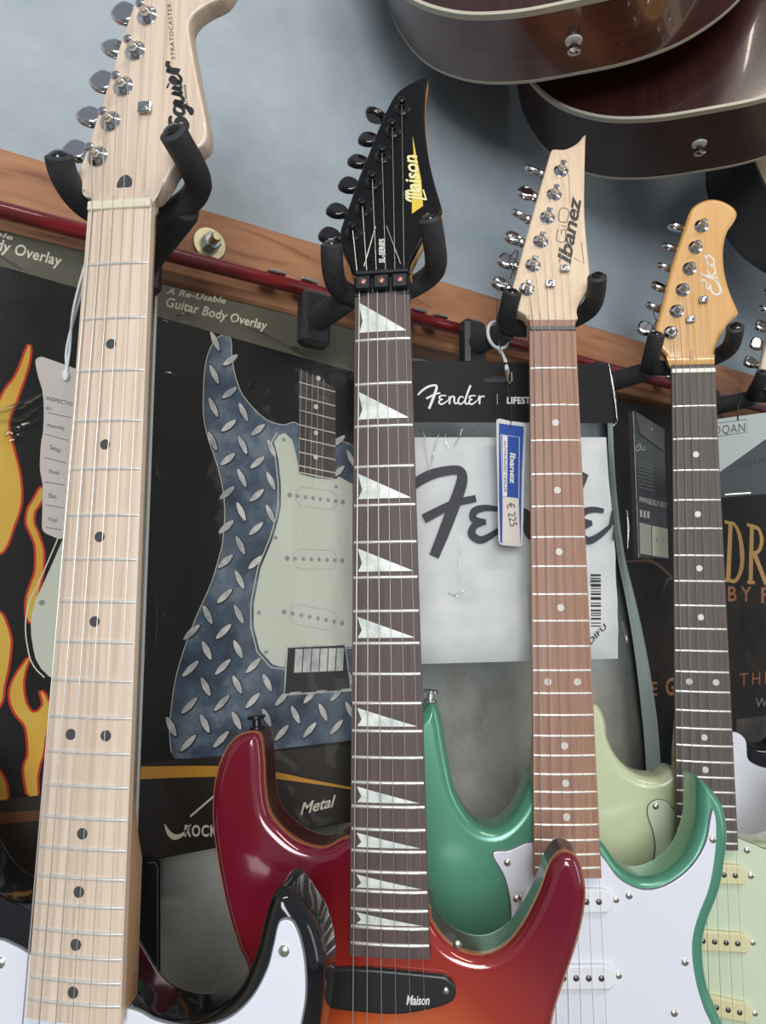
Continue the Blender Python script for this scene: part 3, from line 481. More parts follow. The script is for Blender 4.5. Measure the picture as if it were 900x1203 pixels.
def neck_and_board(root, key, board_m, neck_m, nut_m, frets, overhang, bodytop):
    w0, w1 = WD[key]; yend = fy(frets) - overhang
    hw = lambda y: (w0 + (w1 - w0) * (-y) / -fy(22)) / 2
    ys = [0, -60, -120, -180, -240, -300, -360, -410, -440, yend]; N = 9
    # board: gently domed top, straight sides
    R = []
    for y in ys:
        w = hw(y) + .1; top = [(-w + 2 * w * k / (N - 1)) for k in range(N)]
        R.append([(x, y, -x * x / 500.0) for x in top] + [(w, y, -5.8), (-w, y, -5.8)])
    e = MB(); e.rings(R); e.build('fretboard', board_m, root, True, sharp=40)
    R = []
    for y in [4, -20, -100, -200, -300, -345, -358, -372, -386, -425, -460]:
        w = hw(min(y, 0)); t = max(0, min(1, (-y - 345) / 40.0)); dep = 15 + 2 * (-y / 400.0); half = 7
        ring = []
        for k in range(13):
            a = PI * k / 12; cx = math.cos(a); sn = math.sin(a)
            if t > 0: pw = 1 - .72 * t; sn = sn ** pw
            ring.append((-w * cx, y, -5.6 - sn * (dep + 8 * t)))
        R.append(ring)
    e = MB(); e.rings(R); e.build('neck', neck_m, root, True, sharp=50)
    for n in range(1, frets + 1):
        y = fy(n); w = hw(y) - .6; e = MB(); K = 7; R = []
        for k in range(K):
            x = -w + 2 * w * k / (K - 1); z = -x * x / 500.0
            q = 1.0 if 0 < k < K - 1 else .35
            R.append([(x, y - 1.25, z - .3), (x, y - .8, z + .85 * q), (x, y, z + 1.15 * q), (x, y + .8, z + .85 * q), (x, y + 1.25, z - .3)])
        e.rings(R); e.build('fret', M['fret'], root, True, sharp=70)
    return hw, yend
def dots(root, key, m, rad, dbl, last=21):
    for n in (3, 5, 7, 9, 12, 15, 17, 19, 21):
        if n > last: continue
        y = (fy(n) + fy(n - 1)) / 2
        for x in ((-dbl, dbl) if n == 12 else (0,)):
            e = MB(); disc(e, x, y, rad, -.8, -x * x / 500.0 + .12, 20); e.build('fret_marker', m, root)
def strings(root, hw, posts, bridge_y, z_nut, z_bridge, trees=(), nut_w=None):
    gauges = [.62, .5, .42, .3, .24, .2]
    for i in range(6):
        xn = (-1 + 2 * i / 5) * (hw(0) - 3.6); xb = (-1 + 2 * i / 5) * 26; p = posts[i]
        pts = [(xb, bridge_y, z_bridge), (xn, 0, z_nut)]
        if i in trees and trees[i]: pts.append(trees[i])
        pts.append(tuple(p))
        e = MB(); e.tube([pts[0], pts[1]], gauges[i] * .72, 6); e.tube(pts[1:], gauges[i] * .72, 6)
        e.build('string', M['string'], root, True)
def body(root, outline, m, top, thick, r, n=6):
    o = smooth_loop(outline, n); e = MB(); e.rounded(o, top, top - thick, r, 6); return e.build('body', m, root, True, sharp=50), o
def guard(root, pts, m, z, th=2.4, edge=True, n=5):
    o = smooth_loop(pts, n); e = MB(); e.rounded(o, z + th, z + .9, .5, 2); g = e.build('pickguard', m, root, True)
    if edge:
        e = MB(); e.prism(offset(o, .7), z - .2, z + .9); e.build('bevel_edge', M['guard_edge'], g)
    return g
def tree_mesh(root, x, y, z, T):
    e = MB(); e.T = T; e.cyl((x, y, z - 1), (x, y, z + 3), 2.2, n=10)
    e.box(x - 4.4, x + 4.4, y - 3.6, y + 3.6, z + 2.4, z + 4, .6); e.lathe((x, y, z + 4), (x, y, z + 5.2), [(0, 3), (.6, 2.7), (1, 1)], 10)
    e.build('string_tree', M['chrome'], root, True)
def headstock(root, key, m, th=14, r=1.6):
    tilt = {'maison': 11, 'ibanez': 9}.get(key, 0); z = -2 if tilt else -9; T = headmap(tilt)
    P = D[('eko' if key == 'black' else key) + '_head']
    o = smooth_loop(P, 4); e = MB(); e.T = T; e.rounded(o, z, z - th, r, 3)
    e.T = Matrix.Identity(4); w = WD[key][0] / 2
    if tilt: e.box(-w, w, -3, 16, -16, -2.6, .5)
    else:
        R = []
        for k in range(6):
            t = k / 5; y = 2 + 18 * t; zz = -2.2 - 6.9 * math.sin(t * PI / 2); R.append([(-w - t * 3, y, zz), (w + t * 3, y, zz), (w - 2, y, -15), (w - 8, y, -19), (-w + 8, y, -19), (-w + 2, y, -15)])
        e.rings(R); e.box(-w, w, -3, 2.2, -8, -2.3)
    return e.build('headstock', m, root, True), T, z
def bridge(root, z, y, m, saddle=True):
    e = MB(); e.box(-38, 38, y - 34, y + 4, z, z + 4, 1.5); br = e.build('bridge', m, root, True)
    for k in range(6):
        e = MB(); x = (k - 2.5) * 10.6; e.box(x - 4.8, x + 4.8, y - 14, y + 3, z + 4, z + 10, 1); e.build('saddle', m, br)
def horn_button(root, x, y, z, dx, dy, m):
    L = math.hypot(dx, dy); dx /= L; dy /= L
    e = MB(); e.lathe((x - dx * 2, y - dy * 2, z), (x + dx * 9.5, y + dy * 9.5, z), [(0, 6), (.25, 6), (.3, 3.5), (.7, 3.2), (.78, 7), (.95, 7), (1, 5)], 16)
    e.build('strap_button', m, root, True)
E_ = 0
# ---- stroke lettering (unit boxes: x along the word, y up to cap height)
def sk(raw, x0, x1, y0, y1): return [([((x - x0) / (x1 - x0), (y1 - y) / (y1 - y0)) for x, y in p], w) for p, w in raw]
FENDER = sk([
 ([(108, 660), (132, 634), (168, 609), (202, 599), (221, 600), (223, 617), (208, 662), (192, 705), (176, 745)], [9, 12, 13, 12, 12, 15, 16, 15, 13]),
 ([(160, 682), (185, 668), (210, 655), (246, 646)], [12, 11, 9, 9]),
 ([(284, 664), (262, 662), (243, 668), (241, 681), (262, 686)], [6, 8, 10, 9, 6]), ([(262, 686), (243, 693), (238, 707), (252, 717), (272, 708), (296, 690)], [6, 9, 11, 10, 8, 5]),
 ([(296, 690), (304, 666), (302, 716)], [5, 9, 11]), ([(303, 692), (318, 668), (332, 672), (332, 700), (342, 713), (358, 700)], [5, 9, 11, 11, 9, 5]),
 ([(392, 676), (374, 668), (360, 684), (358, 706), (372, 716), (392, 700), (402, 680)], [7, 8, 10, 11, 9, 6, 5]), ([(436, 597), (418, 640), (402, 688), (400, 708), (414, 715), (432, 700)], [12, 12, 11, 11, 9, 5]),
 ([(468, 664), (448, 662), (430, 668), (428, 681), (446, 686)], [6, 8, 10, 9, 6]), ([(446, 686), (430, 693), (425, 707), (438, 717), (458, 708), (480, 690)], [6, 9, 11, 10, 8, 5]),
 ([(480, 690), (492, 662), (490, 716)], [5, 9, 11]), ([(491, 688), (504, 668), (524, 668)], [5, 8, 10])], 105, 525, 595, 750)
SQUIER = [([(.20, .88), (.15, 1.0), (.07, .96), (.06, .74), (.15, .52), (.16, .22), (.08, .0), (.0, .10)], [1.0, 1.2, 1.5, 1.9, 2.0, 1.9, 1.4, .9]),
 ([(.34, .62), (.27, .66), (.23, .40), (.26, .12), (.33, .20), (.38, .62), (.36, .1), (.31, -.38), (.25, -.32), (.38, .0)], [.9, 1.2, 1.5, 1.2, 1, 1.5, 1.5, 1.2, .9, .6]),
 ([(.38, .0), (.42, .64), (.41, .22), (.45, .06), (.51, .2), (.54, .64), (.53, .2), (.57, .06)], [.6, 1.4, 1.5, 1.2, 1, 1.4, 1.5, .8]),
 ([(.57, .06), (.62, .60), (.61, .18), (.65, .06)], [.6, 1.4, 1.5, .8]), ([(.635, .82), (.64, .92)], [1.7, 1.7]),
 ([(.65, .06), (.73, .30), (.77, .55), (.73, .68), (.69, .45), (.70, .14), (.76, .04), (.82, .2)], [.6, 1, 1.2, 1.2, 1.5, 1.5, 1.1, .6]),
 ([(.82, .2), (.86, .80), (.88, .55), (.87, .05)], [.7, 1.3, 1.4, 1.5]), ([(.88, .5), (.94, .74), (1.0, .66)], [.8, 1.4, 1.6])]
EKO = [([(.30, .98), (.36, .86), (.28, .74), (.16, .78), (.14, .64), (.26, .55)], [.9, 1.0, 1.1, 1.2, 1.2, .8]), ([(.26, .55), (.08, .52), (.0, .30), (.06, .08), (.20, .06), (.36, .24)], [.8, 1.2, 1.4, 1.4, 1.2, .8]),
 ([(.36, .24), (.50, 1.0), (.46, .6), (.42, .16)], [.7, 1.1, 1.2, 1.2]), ([(.60, .62), (.46, .42), (.60, .18), (.68, .22)], [.9, .9, 1.1, .8]),
 ([(.68, .22), (.78, .56), (.90, .60), (.98, .44), (.90, .22), (.78, .22), (.74, .42), (.84, .60), (1.0, .66)], [.7, 1, 1.1, 1.2, 1.1, 1, 1, .9, .8])]

def print_on(root, name, m, fn):
    e = MB(); fn(e); return e.build(name, m, root)

# ---------- guitar 1: maple neck, black body
def guitar_maple():
    g = thing('electric_guitar', 'electric guitar with pale maple neck and glossy black body, nearest at left', 'guitar', GM['squier'])
    hw, yend = neck_and_board(g, 'squier', M['maple'], M['maple_side'], None, 21, 10, -12)
    dots(g, 'squier', M['dot_dark'], 3.1, 10.5)
    hs, T, z = headstock(g, 'squier', M['maple'])
    e = MB(); w = hw(0); e.box(-w, w, -1.5, 4.5, -5, 1.1, .6); e.build('nut', M['bone'], g)
    P = tuners(g, 'squier', D['squier_post'], D['squier_button'], T, z, 'vintage')
    tx, ty = D['squier_tree'][0]; tree_mesh(g, tx, ty, z, T)
    strings(g, hw, P, -648, 1.2, 10, {4: (tx - 3, ty, z + 3.5), 5: (tx + 3, ty, z + 3.5)})
    e = MB(); e.prism(smooth_loop(D['H_squier_hole'], 3), z - .2, z + .12); e.build('truss_rod_hole', M['dot_dark'], g)
    print_on(hs, 'logo', M['black_ink'], lambda e: strokes(e, SQUIER, D['H_squier_logo'], z + .15, 2.0))
    print_on(hs, 'lettering', M['brown_ink'], lambda e: text_mesh(e, 'STRATOCASTER', D['H_squier_strat'], z + .15, sp=1.25))
    print_on(hs, 'lettering', M['brown_ink'], lambda e: text_mesh(e, 'BY FENDER', D['H_squier_by'], z + .15, .02, sp=1.2))
    body(g, BODY['squier'], M['black_gloss'], -12.5, 45, 10)
    G = [(-28, -452), (-29, -440), (-36, -436), (-44, -433), (-52, -431), (-62, -433), (-71, -442), (-76, -465), (-70, -510), (-64, -560), (-66, -600), (-52, -640), (10, -655), (80, -655), (112, -645), (118, -610), (108, -560), (114, -510)] + [tuple(p) for p in reversed(D['squier_r_guard'][:-1])]
    gd = guard(g, G, M['white_guard'], -12.5)
    for x, y in D['squier_screw'] + [[45, -478], [112, -530], [-60, -520]]: screw('screw', x, y, -10.2, 3.2, M['nickel'], gd)
    pickup(g, -38, 38, -497, 17, -10.5, M['white_plastic']); pickup(g, -38, 38, -555, 17, -10.5, M['white_plastic']); pickup(g, -38, 38, -612, 17, -10.5, M['white_plastic'], .14)
    bridge(g, -12.5, -648, M['chrome'])
    return g
guitar_maple()

# ---------- guitar 2: red sunburst, black pointed head
def guitar_red():
    g = thing('electric_guitar', 'red sunburst electric guitar with black pointed headstock and shark-tooth inlays', 'guitar', GM['maison'])
    hw, yend = neck_and_board(g, 'maison', M['rosewood'], M['maple_side'], None, 22, 8.5, -10)
    for n in (1, 3, 5, 7, 9, 12, 15, 17, 19, 21):
        a, b_ = fy(n - 1), fy(n); L = a - b_; w = hw(b_); t0 = a - L * .17; t1 = a - L * .83; x0 = -w * .84; x1 = w * .86
        poly = [(x0, t0), (x1, t1 + .6), (x0 + .2, t1), (x0 + w * .13, t1 + (t0 - t1) * .36)]
        e = MB(); K = 8; 
        # follow the dome of the board: strips across
        def seg(xa, xb, za, zb): return None
        top = lambda x: t0 + (t1 - t0) * (x - x0) / (x1 - x0)
        def bot(x): return t1
        nx = x0 + w * .13; ny = t1 + (t0 - t1) * .36
        def left_hi(x): return t0 + (ny - t0) * (x - x0) / (nx - x0)
        def left_lo(x): return t1 + (ny - t1) * (x - x0) / (nx - x0)
        zf = lambda x: -x * x / 500.0 + .1
        e.add([(x0, t0, zf(x0)), (nx, top(nx), zf(nx)), (nx, ny, zf(nx))], [(0, 1, 2)])
        e.add([(x0, t1, zf(x0)), (nx, ny, zf(nx)), (nx, t1, zf(nx))], [(0, 1, 2)])
        xs = [nx + (x1 - nx) * k / 6 for k in range(7)]
        for k in range(6):
            e.add([(xs[k], top(xs[k]), zf(xs[k])), (xs[k + 1], top(xs[k + 1]), zf(xs[k + 1])), (xs[k + 1], t1, zf(xs[k + 1])), (xs[k], t1, zf(xs[k]))], [(0, 1, 2, 3)])
        e.build('shark_tooth_inlay', M['pearl'], g)
    hs, T, z = headstock(g, 'maison', M['black_satin'], 13)
    o = smooth_loop(D['maison_head'], 4); e = MB(); e.T = T; e.rounded(offset(o, .35), z - 3, z - 13.4, 1.2, 3); e.build('wood_edge', M['amber_head'], hs, True)
    w = hw(0)
    e = MB(); e.box(-w - .6, w + .6, -2, 13, -6, -.2, .8); nt = e.build('locking_nut', M['black_metal'], g)
    for k in (-1, 0, 1):
        e = MB(); e.box(k * 14 - 6.3, k * 14 + 6.3, 1.5, 13.2, -.2, 5.4, 1.4); q = e.build('clamp', M['black_metal'], nt)
        screw('clamp_screw', k * 14, 7.5, 5.2, 3.0, M['copper_screw'], nt)
    e = MB(); e.box(-w - .4, w + .4, 14.5, 19, -2, 1.4, 1.2); e.build('retainer_bar', M['black_metal'], g)
    P = tuners(g, 'maison', D['maison_post'], D['maison_button'], T, z, 'black')
    strings(g, hw, P, -648, 1.5, 10)
    hm = T
    e = MB(); e.T = T; strk = [([(p[0], p[1]) for p in (D['H_maison_sl'][0],)], 1)]
    for a, b_ in (((-14.5, 26), (-6, 62)), ((14, 26), (2.5, 62))): e.tube([(a[0], a[1], z + .8), (b_[0], b_[1], z + 1.2)], .45, 5)
    e.build('loose_wires', M['nickel'], g, True)
    e = MB(); e.T = T; e.lathe((0, 59, z), (0, 59, z + 1.6), [(0, 2.2), (1, 1.2)], 10); e.lathe((-9, 31, z), (-9, 31, z + 1.6), [(0, 2), (1, 1)], 10); e.lathe((9, 31, z), (9, 31, z + 1.6), [(0, 2), (1, 1)], 10)
    e.build('head_screws', M['black_metal'], hs, True)
    def on_head(name, m, fn, dz=.15):
        e = MB(); e.T = T; fn(e); return e.build(name, m, hs)
    on_head('bolt_logo', M['gold_ink'], lambda e: e.prism([tuple(p) for p in D['H_maison_bolt']], z, z + .12))
    def mlogo(e):
        text_mesh(e, 'aison', [affine(*D['H_maison_logo'])(.24, .0), affine(*D['H_maison_logo'])(1.0, .0), affine(*D['H_maison_logo'])(.24, 1.05)], z + .3, .02)
        strokes(e, [([(.0, .72), (.03, 1.0), (.08, 1.05), (.08, .0), (.08, -.35)], 1.9), ([(.08, .8), (.13, 1.08), (.15, .9), (.15, .0)], 1.9), ([(.15, .8), (.19, 1.05), (.22, .85), (.22, .02)], 1.9), ([(.06, -.35), (.28, -.2)], 1.1)], D['H_maison_logo'], z + .32)
    on_head('logo', M['pale_yellow'], mlogo)
    on_head('lettering', M['white'], lambda e: text_mesh(e, 'SL-SERIES', D['H_maison_sl'], z + .2, .03))
    bo, o = body(g, BODY['maison'], M['burst'], -8, 44, 8)
    nr = normals(o)
    e = MB(); R = []
    for z_, d in ((-14.2, -.3), (-14.2, .35), (-18.6, .35), (-18.6, -.3)): R.append([(x + nx * d, y + ny * d, z_) for (x, y), (nx, ny) in zip(o, nr)])
    e.rings(R + [R[0]], cap=False); e.build('edge_binding', M['binding'], bo, True)
    e = MB(); R = []
    for z_, d in ((-18.7, -.2), (-18.7, .22), (-43, .22), (-43, -.2)): R.append([(x + nx * d, y + ny * d, z_) for (x, y), (nx, ny) in zip(o, nr)])
    e.rings(R + [R[0]], cap=False); e.build('dark_side', M['burst_side'], bo, True)
    # neck pickup: black soap-bar cover with a drooping lower edge
    P2 = smooth_loop([(-46, -485), (35, -485.5), (42, -489), (44.5, -496), (42, -502), (26, -508), (5, -512), (-20, -512), (-46, -509), (-50, -497)], 5)
    e = MB(); e.rounded(P2, -3.5, -8.5, 2, 3); pk = e.build('pickup', M['black_plastic'], g, True)
    screw('adjusting_screw', 37.7, -495, -3.6, 2.4, M['nickel'], pk)
    print_on(pk, 'lettering', M['white'], lambda e: text_mesh(e, 'Maison', D['pickuptext'], -3.3, .02, .2))
    e = MB(); P3 = smooth_loop([(-44, -600), (44, -600), (46, -615), (44, -632), (-44, -632), (-46, -615)], 4); e.rounded(P3, -3, -8.5, 2, 3); e.build('pickup', M['black_plastic'], g, True)
    bridge(g, -8, -648, M['black_metal'])
    horn_button(g, -103, -327, -30, -.1, 1, M['black_metal'])
    screw('screw', 46, -468, -10, 3, M['nickel'], bo)
    return g
guitar_red()

# ---------- guitar 3: sea green
def guitar_green():
    g = thing('electric_guitar', 'sea green electric guitar with reddish fretboard and pale pointed headstock', 'guitar', GM['ibanez'])
    hw, yend = neck_and_board(g, 'ibanez', M['redwood_board'], M['maple_side'], None, 22, 8, -10)
    dots(g, 'ibanez', M['dot_pearl'], 3.1, 12.7)
    hs, T, z = headstock(g, 'ibanez', M['pale_head'], 13)
    w = hw(0)
    e = MB(); e.box(-w, w, 3, 9.5, -5.5, -.9, .4); e.build('board_end', M['redwood_board'], g)
    e = MB(); e.box(-w, w, -1, 3, -5.5, 1, .5); e.build('nut', M['grey_nut'], g)
    P = tuners(g, 'ibanez', D['ibanez_post'], D['ibanez_button'], T, z, 'die')
    t1, t2 = D['ibanez_tree']
    for t in (t1, t2): tree_mesh(g, t[0], t[1], z, T)
    v = lambda x, y: tuple(T @ Vector((x, y, z + 3)))
    strings(g, hw, P, -648, 1.2, 10, {2: v(t1[0] - 3, t1[1]), 3: v(t1[0] + 3, t1[1]), 4: v(t2[0] - 3, t2[1]), 5: v(t2[0] + 3, t2[1])})
    def on_head(name, m, fn):
        e = MB(); e.T = T; fn(e); return e.build(name, m, hs)
    def logo(e):
        text_mesh(e, 'Ibanez', D['H_ibanez_logo'], z + .15, .028, .15, .97)
        p = D['H_ibanez_tri']; ribbon(e, [p[0], p[1], p[2]], .6, z + .15, False)
        f = affine(*D['H_ibanez_logo']); ribbon(e, [f(-.03, .0), f(.16, .02)], .8, z + .16, False); ribbon(e, [f(-.03, .82), f(.16, .84)], .8, z + .16, False)
        ribbon(e, D['H_ibanez_line'], .35, z + .15)
    on_head('logo', M['black_ink'], logo)
    on_head('lettering', M['brown_ink'], lambda e: strokes(e, [([(.34, 1.0), (.02, 1.0), (.02, .0), (.36, .0), (.36, .5), (.22, .5)], .75), ([(.47, .0), (.47, .7)], .6), ([(.47, .92), (.47, 1.0)], .7), ([(.60, .0), (.60, 1.0), (.98, 1.0), (.98, .0), (.60, .0)], .75)], D['H_ibanez_gio'], z + .15))
    body(g, BODY['ibanez'], M['green_paint'], -12, 44, 10)
    G = [(-28, -449)] + [tuple(p) for p in reversed(D['ibanez_l_guard'][1:-1])] + [(-50, -545), (-58, -590), (-52, -640), (0, -660), (70, -660), (112, -640), (121, -612)] + [tuple(p) for p in reversed(D['ibanez_r_guard'])] + [(28, -458)]
    # pointed tips stay sharp: double their points
    gd = guard(g, G, M['white_guard'], -12)
    for x, y in D['ibanez_screw']: screw('screw', x, y, -9.6, 3.1, M['nickel'], gd)
    pickup(g, -38.5, 38.5, -494, 20, -10, M['white_plastic']); pickup(g, -38.5, 38.5, -553.5, 20, -10, M['white_plastic'])
    e = MB(); e.box(-36, 36, -632, -592, -10, -4, 2); e.build('pickup', M['black_plastic'], g, True)
    bridge(g, -12, -648, M['chrome'])
    horn_button(g, -112, -334, -33, .1, 1, M['chrome'])
    e = MB(); e.box(93, 97, -608, -594, -10, -2, 1); e.build('selector_switch', M['black_plastic'], g)
    return g
guitar_green()

# ---------- guitar 4: pale cream green, amber headstock
def guitar_cream():
    g = thing('electric_guitar', 'pale green-cream electric guitar with amber headstock and cream pickups', 'guitar', GM['eko'])
    hw, yend = neck_and_board(g, 'eko', M['grey_board'], M['maple_side'], None, 22, 6, -12)
    dots(g, 'eko', M['dot_pearl'], 3.1, 12.6)
    hs, T, z = headstock(g, 'eko', M['amber_head'], 14, 3.5)
    w = hw(0)
    e = MB(); e.box(-w, w, 3.2, 8.2, -7, -2.2, .3); e.build('board_end', M['grey_board'], g)
    e = MB(); e.box(-w - .3, w + .3, -1.5, 3.2, -5, 1, .6); e.build('nut', M['white_nut'], g)
    e = MB(); e.lathe((.5, 9, z - 1), (.5, 27, z - 1), [(0, 2.6), (.5, 2.4), (.9, 1.4), (1, .3)], 12); e.build('truss_rod_hole', M['maple_side'], hs, True)
    P = tuners(g, 'eko', D['eko_post'], D['eko_button'], T, z, 'die')
    t1, t2 = D['eko_tree']
    for t in (t1, t2): tree_mesh(g, t[0], t[1], z, T)
    strings(g, hw, P, -648, 1.2, 10, {2: (t1[0] - 3, t1[1], z + 3), 3: (t1[0] + 3, t1[1], z + 3), 4: (t2[0] - 3, t2[1], z + 3), 5: (t2[0] + 3, t2[1], z + 3)})
    def logo(e):
        strokes(e, EKO, D['H_eko_logo'], z + .2, 1.25); ribbon(e, D['H_eko_line'], .7, z + .2)
    print_on(hs, 'logo', M['white'], logo)
    body(g, BODY['eko'], M['cream_paint'], -12.5, 44, 10)
    G = [(-28, -440), (-34, -433), (-43.5, -431.6), (-51.5, -437), (-52.5, -446), (-48, -461), (-46, -478), (-54, -520), (-60, -560), (-64, -600), (-50, -642), (20, -656), (90, -656), (118, -640), (120, -600), (110, -560), (114, -510), (124, -460), (124, -430), (118, -412), (113, -410), (108, -420), (100, -446), (84, -464), (57, -472), (46, -468.5), (30, -463)]
    gd = guard(g, G, M['mint_guard'], -12.5)
    for x, y in D['eko_screw'] + [[41.5, -497], [112, -520], [-58, -540]]: screw('screw', x, y, -10, 3.1, M['nickel'], gd)
    pickup(g, -38, 38, -496.3, 19, -10.5, M['aged_plastic']); pickup(g, -38, 38, -558, 19, -10.5, M['aged_plastic']); pickup(g, -38, 38, -616, 19, -10.5, M['aged_plastic'], -.13)
    bridge(g, -12.5, -648, M['chrome'])
    horn_button(g, -108, -341, -34, .0, 1, M['nickel'])
    return g
guitar_cream()

# ---------- guitar 5: black body, mostly past the frame's right side
def guitar_edge():
    g = thing('electric_guitar', 'black electric guitar with white pickguard, cut off by the right edge', 'guitar', GM['black'])
    hw, yend = neck_and_board(g, 'black', M['rosewood'], M['maple'], None, 22, 6, -12)
    dots(g, 'black', M['dot_pearl'], 3.1, 12.6)
    hs, T, z = headstock(g, 'black', M['maple'], 14, 3)
    w = hw(0); e = MB(); e.box(-w, w, -1.5, 3.2, -5, 1, .6); e.build('nut', M['white_nut'], g)
    P = tuners(g, 'black', D['eko_post'], D['eko_button'], T, z, 'die')
    strings(g, hw, P, -648, 1.2, 10)
    body(g, BODY['black'], M['black_gloss'], -12.5, 44, 10)
    G = [(-28, -440), (-40, -436), (-56, -432), (-66, -425), (-68, -404), (-76, -396), (-86, -396), (-94, -408), (-96, -445), (-98, -490), (-70, -560), (-64, -600), (-50, -642), (20, -656), (90, -656), (118, -640), (120, -600), (110, -560), (114, -510), (124, -460), (124, -430), (118, -412), (113, -410), (108, -420), (100, -446), (84, -464), (57, -472), (46, -468.5), (30, -463)]
    gd = guard(g, G, M['white_guard'], -12.5); screw('screw', -84, -406, -10, 3.1, M['nickel'], gd)
    for y in (-497, -558, -616): pickup(g, -38, 38, y, 18, -10.5, M['white_plastic'])
    bridge(g, -12.5, -648, M['chrome'])
guitar_edge()

# ------------------------------------------------------------------ hangers
HL = {'squier': 'black foam wall hanger holding the maple-necked guitar', 'maison': 'black foam wall hanger holding the black pointed headstock',
      'ibanez': 'black foam wall hanger holding the pale pointed headstock', 'eko': 'black foam wall hanger holding the amber headstock', 'black': 'black foam wall hanger at right edge holding the last guitar'}
for key, lab in HL.items():
    mw = GM[key]; o3 = mw @ Vector((.026 if key == 'squier' else -.033, .021 if key == 'squier' else .015, -.042)); base = Vector((o3.x, .574, o3.z))
    h = thing('guitar_hanger', lab, 'hanger', Matrix.Translation(base), 'hangers along the red rail')
    inv = Matrix.Translation(base).inverted()
    L = (inv @ o3) * 1000
    e = MB(); e.box(-14, 14, -17, 0, -24, 26, 4); e.build('rail_block', M['black_plastic'], h, True)
    e = MB(); e.lathe((0, -4, 0), tuple(L), [(0, 12.5), (.08, 11.5), (.93, 10), (.98, 8.5), (1, 5)], 18); e.build('arm', M['foam'], h, True)
    for s_ in (-1, 1):
        tl_, tr_ = {'squier': (0, 1), 'maison': (7, 14), 'ibanez': (1, 8), 'eko': (7, 5), 'black': (2, 2)}[key]
        raw = [(0, 17, -43), (-16, 17, -43), (-29, 17, -39), (-37, 18, -29), (-39, 20, -13), (-38.5, 25 + tl_ * .5, 0), (-37, 32 + tl_, 8)] if s_ < 0 else [(0, 17, -43), (14, 20, -44), (28, 25, -40), (38, 28, -29), (41, 30, -13), (40, 33 + tr_ * .5, 3), (38, 37 + tr_, 14)]
        q = smooth_loop(raw, 5, False); q = [tuple((inv @ (mw @ (Vector(p) / 1000))) * 1000) for p in q]
        n_ = len(q); rad = [7.8 + .9 * min(1, i / 12) for i in range(n_)]; rad[-1] = 6.0; 
        e = MB(); e.tube(q, rad, 16); pr = e.build('prong', M['foam'], h, True)
        tip = Vector(q[-1]); tp = Vector(q[-2]); d = (tip - tp).normalized()
        e = MB(); e.lathe(tuple(tip - d * 1), tuple(tip + d * 2.2), [(0, 6.2), (.6, 5.2), (1, 2.5)], 14); e.build('end_cap', M['black_gloss'], pr, True)

# ------------------------------------------------------------------ acoustic guitars hung above
AC = [(0, -398), (0, -398)]
def acoustic(label, pos, yaw, depth, rim_m, top_m, bind_m, pin=True, hw_=198, top_edge=True):
    # origin: bottom centre of the front edge; x right, y up, z towards the viewer
    a = math.radians(yaw); R_ = cm.to_3x3()
    x = Vector((r[0], r[1], 0)).normalized(); fwd = Vector((-r[6], -r[7], 0)).normalized()
    hx = (x * math.cos(a) + fwd * math.sin(a)).normalized(); zz = Vector((0, 0, 1)); n = hx.cross(zz)
    mw = Matrix((hx, zz, n)).transposed().to_4x4(); mw.translation = Vector(pos)
    g = thing('acoustic_guitar', label, 'guitar', mw)
    k = hw_ / 198.0
    half = [(0, 0), (55, 2), (105, 14), (150, 42), (182, 88), (197, 140), (192, 190), (165, 240), (138, 280), (126, 315), (130, 350), (143, 390), (142, 430), (120, 468), (80, 490), (30, 498)]
    half = [(x_ * k, y_) for x_, y_ in half]
    loop = smooth_loop(half + [(-x_, y_) for x_, y_ in reversed(half[1:])], 6)
    e = MB(); R2 = [[(x_, y_, z) for x_, y_ in loop] for z in (-3, -depth / 2, -depth + 3)]
    e.rings(R2, cap=False); e.build('side', rim_m, g, True)
    e = MB(); e.prism(offset(loop, -.4), -3, 0); tp = e.build('soundboard', top_m, g)
    e = MB(); e.prism(offset(loop, -.4), -depth, -depth + 3); e.build('back', rim_m, g)
    for z0, z1 in ((-7, .4), (-depth - .4, -depth + 3.6)):
        e = MB(); o1 = offset(loop, .5); o2 = offset(loop, -2.6)
        q = [[(x_, y_, z0) for x_, y_ in o1], [(x_, y_, z1) for x_, y_ in o1], [(x_, y_, z1) for x_, y_ in o2], [(x_, y_, z0) for x_, y_ in o2]]
        e.rings(q + [q[0]], cap=False); e.build('binding', bind_m, g, True)
    e = MB(); disc(e, 0, 330, 50, -1, .15, 32); e.build('sound_hole', M['black_ink'], tp)
    e = MB(); e.box(-80, 80, 155, 180, 0, 8, 3); e.build('bridge', M['rosewood'], g)
    e = MB(); e.box(-27, 27, 410, 960, -16, 6, 4); e.build('neck', M['rosewood'], g)
    if pin:
        e = MB(); z = -depth / 2
        e.lathe((0, 2, z), (0, -13, z), [(0, 7), (.15, 7), (.18, 3.4), (.6, 3.2), (.66, 6.2), (.9, 6.2), (1, 3.4)], 20)
        pb = e.build('strap_button', M['chrome'], g, True)
        e = MB(); e.lathe((0, 0, z), (0, -1.6, z), [(0, 8), (1, 7.6)], 20); e.build('felt_washer', M['white_nut'], pb, True)
    return g
M['mahogany'] = noisy(mat('mahogany_gloss', (.05, .018, .012), .2, coat=1, coat_r=.04), [(.3, (.085, .026, .016)), (.6, (.125, .040, .024)), (.8, (.15, .05, .03))], (3, 40, 40), 3, 5)
M['dark_mahogany'] = noisy(mat('dark_mahogany', (.03, .012, .009), .4, coat=.15, coat_r=.1, spec=.3), [(.3, (.034, .014, .010)), (.7, (.055, .024, .018))], (3, 40, 40), 3, 5)
M['dark_top'] = noisy(mat('dark_burst_top', (.03, .008, .006), .2, coat=1), [(.3, (.022, .007, .006)), (.7, (.05, .015, .011))], (20, 2, 2), 4, 5)
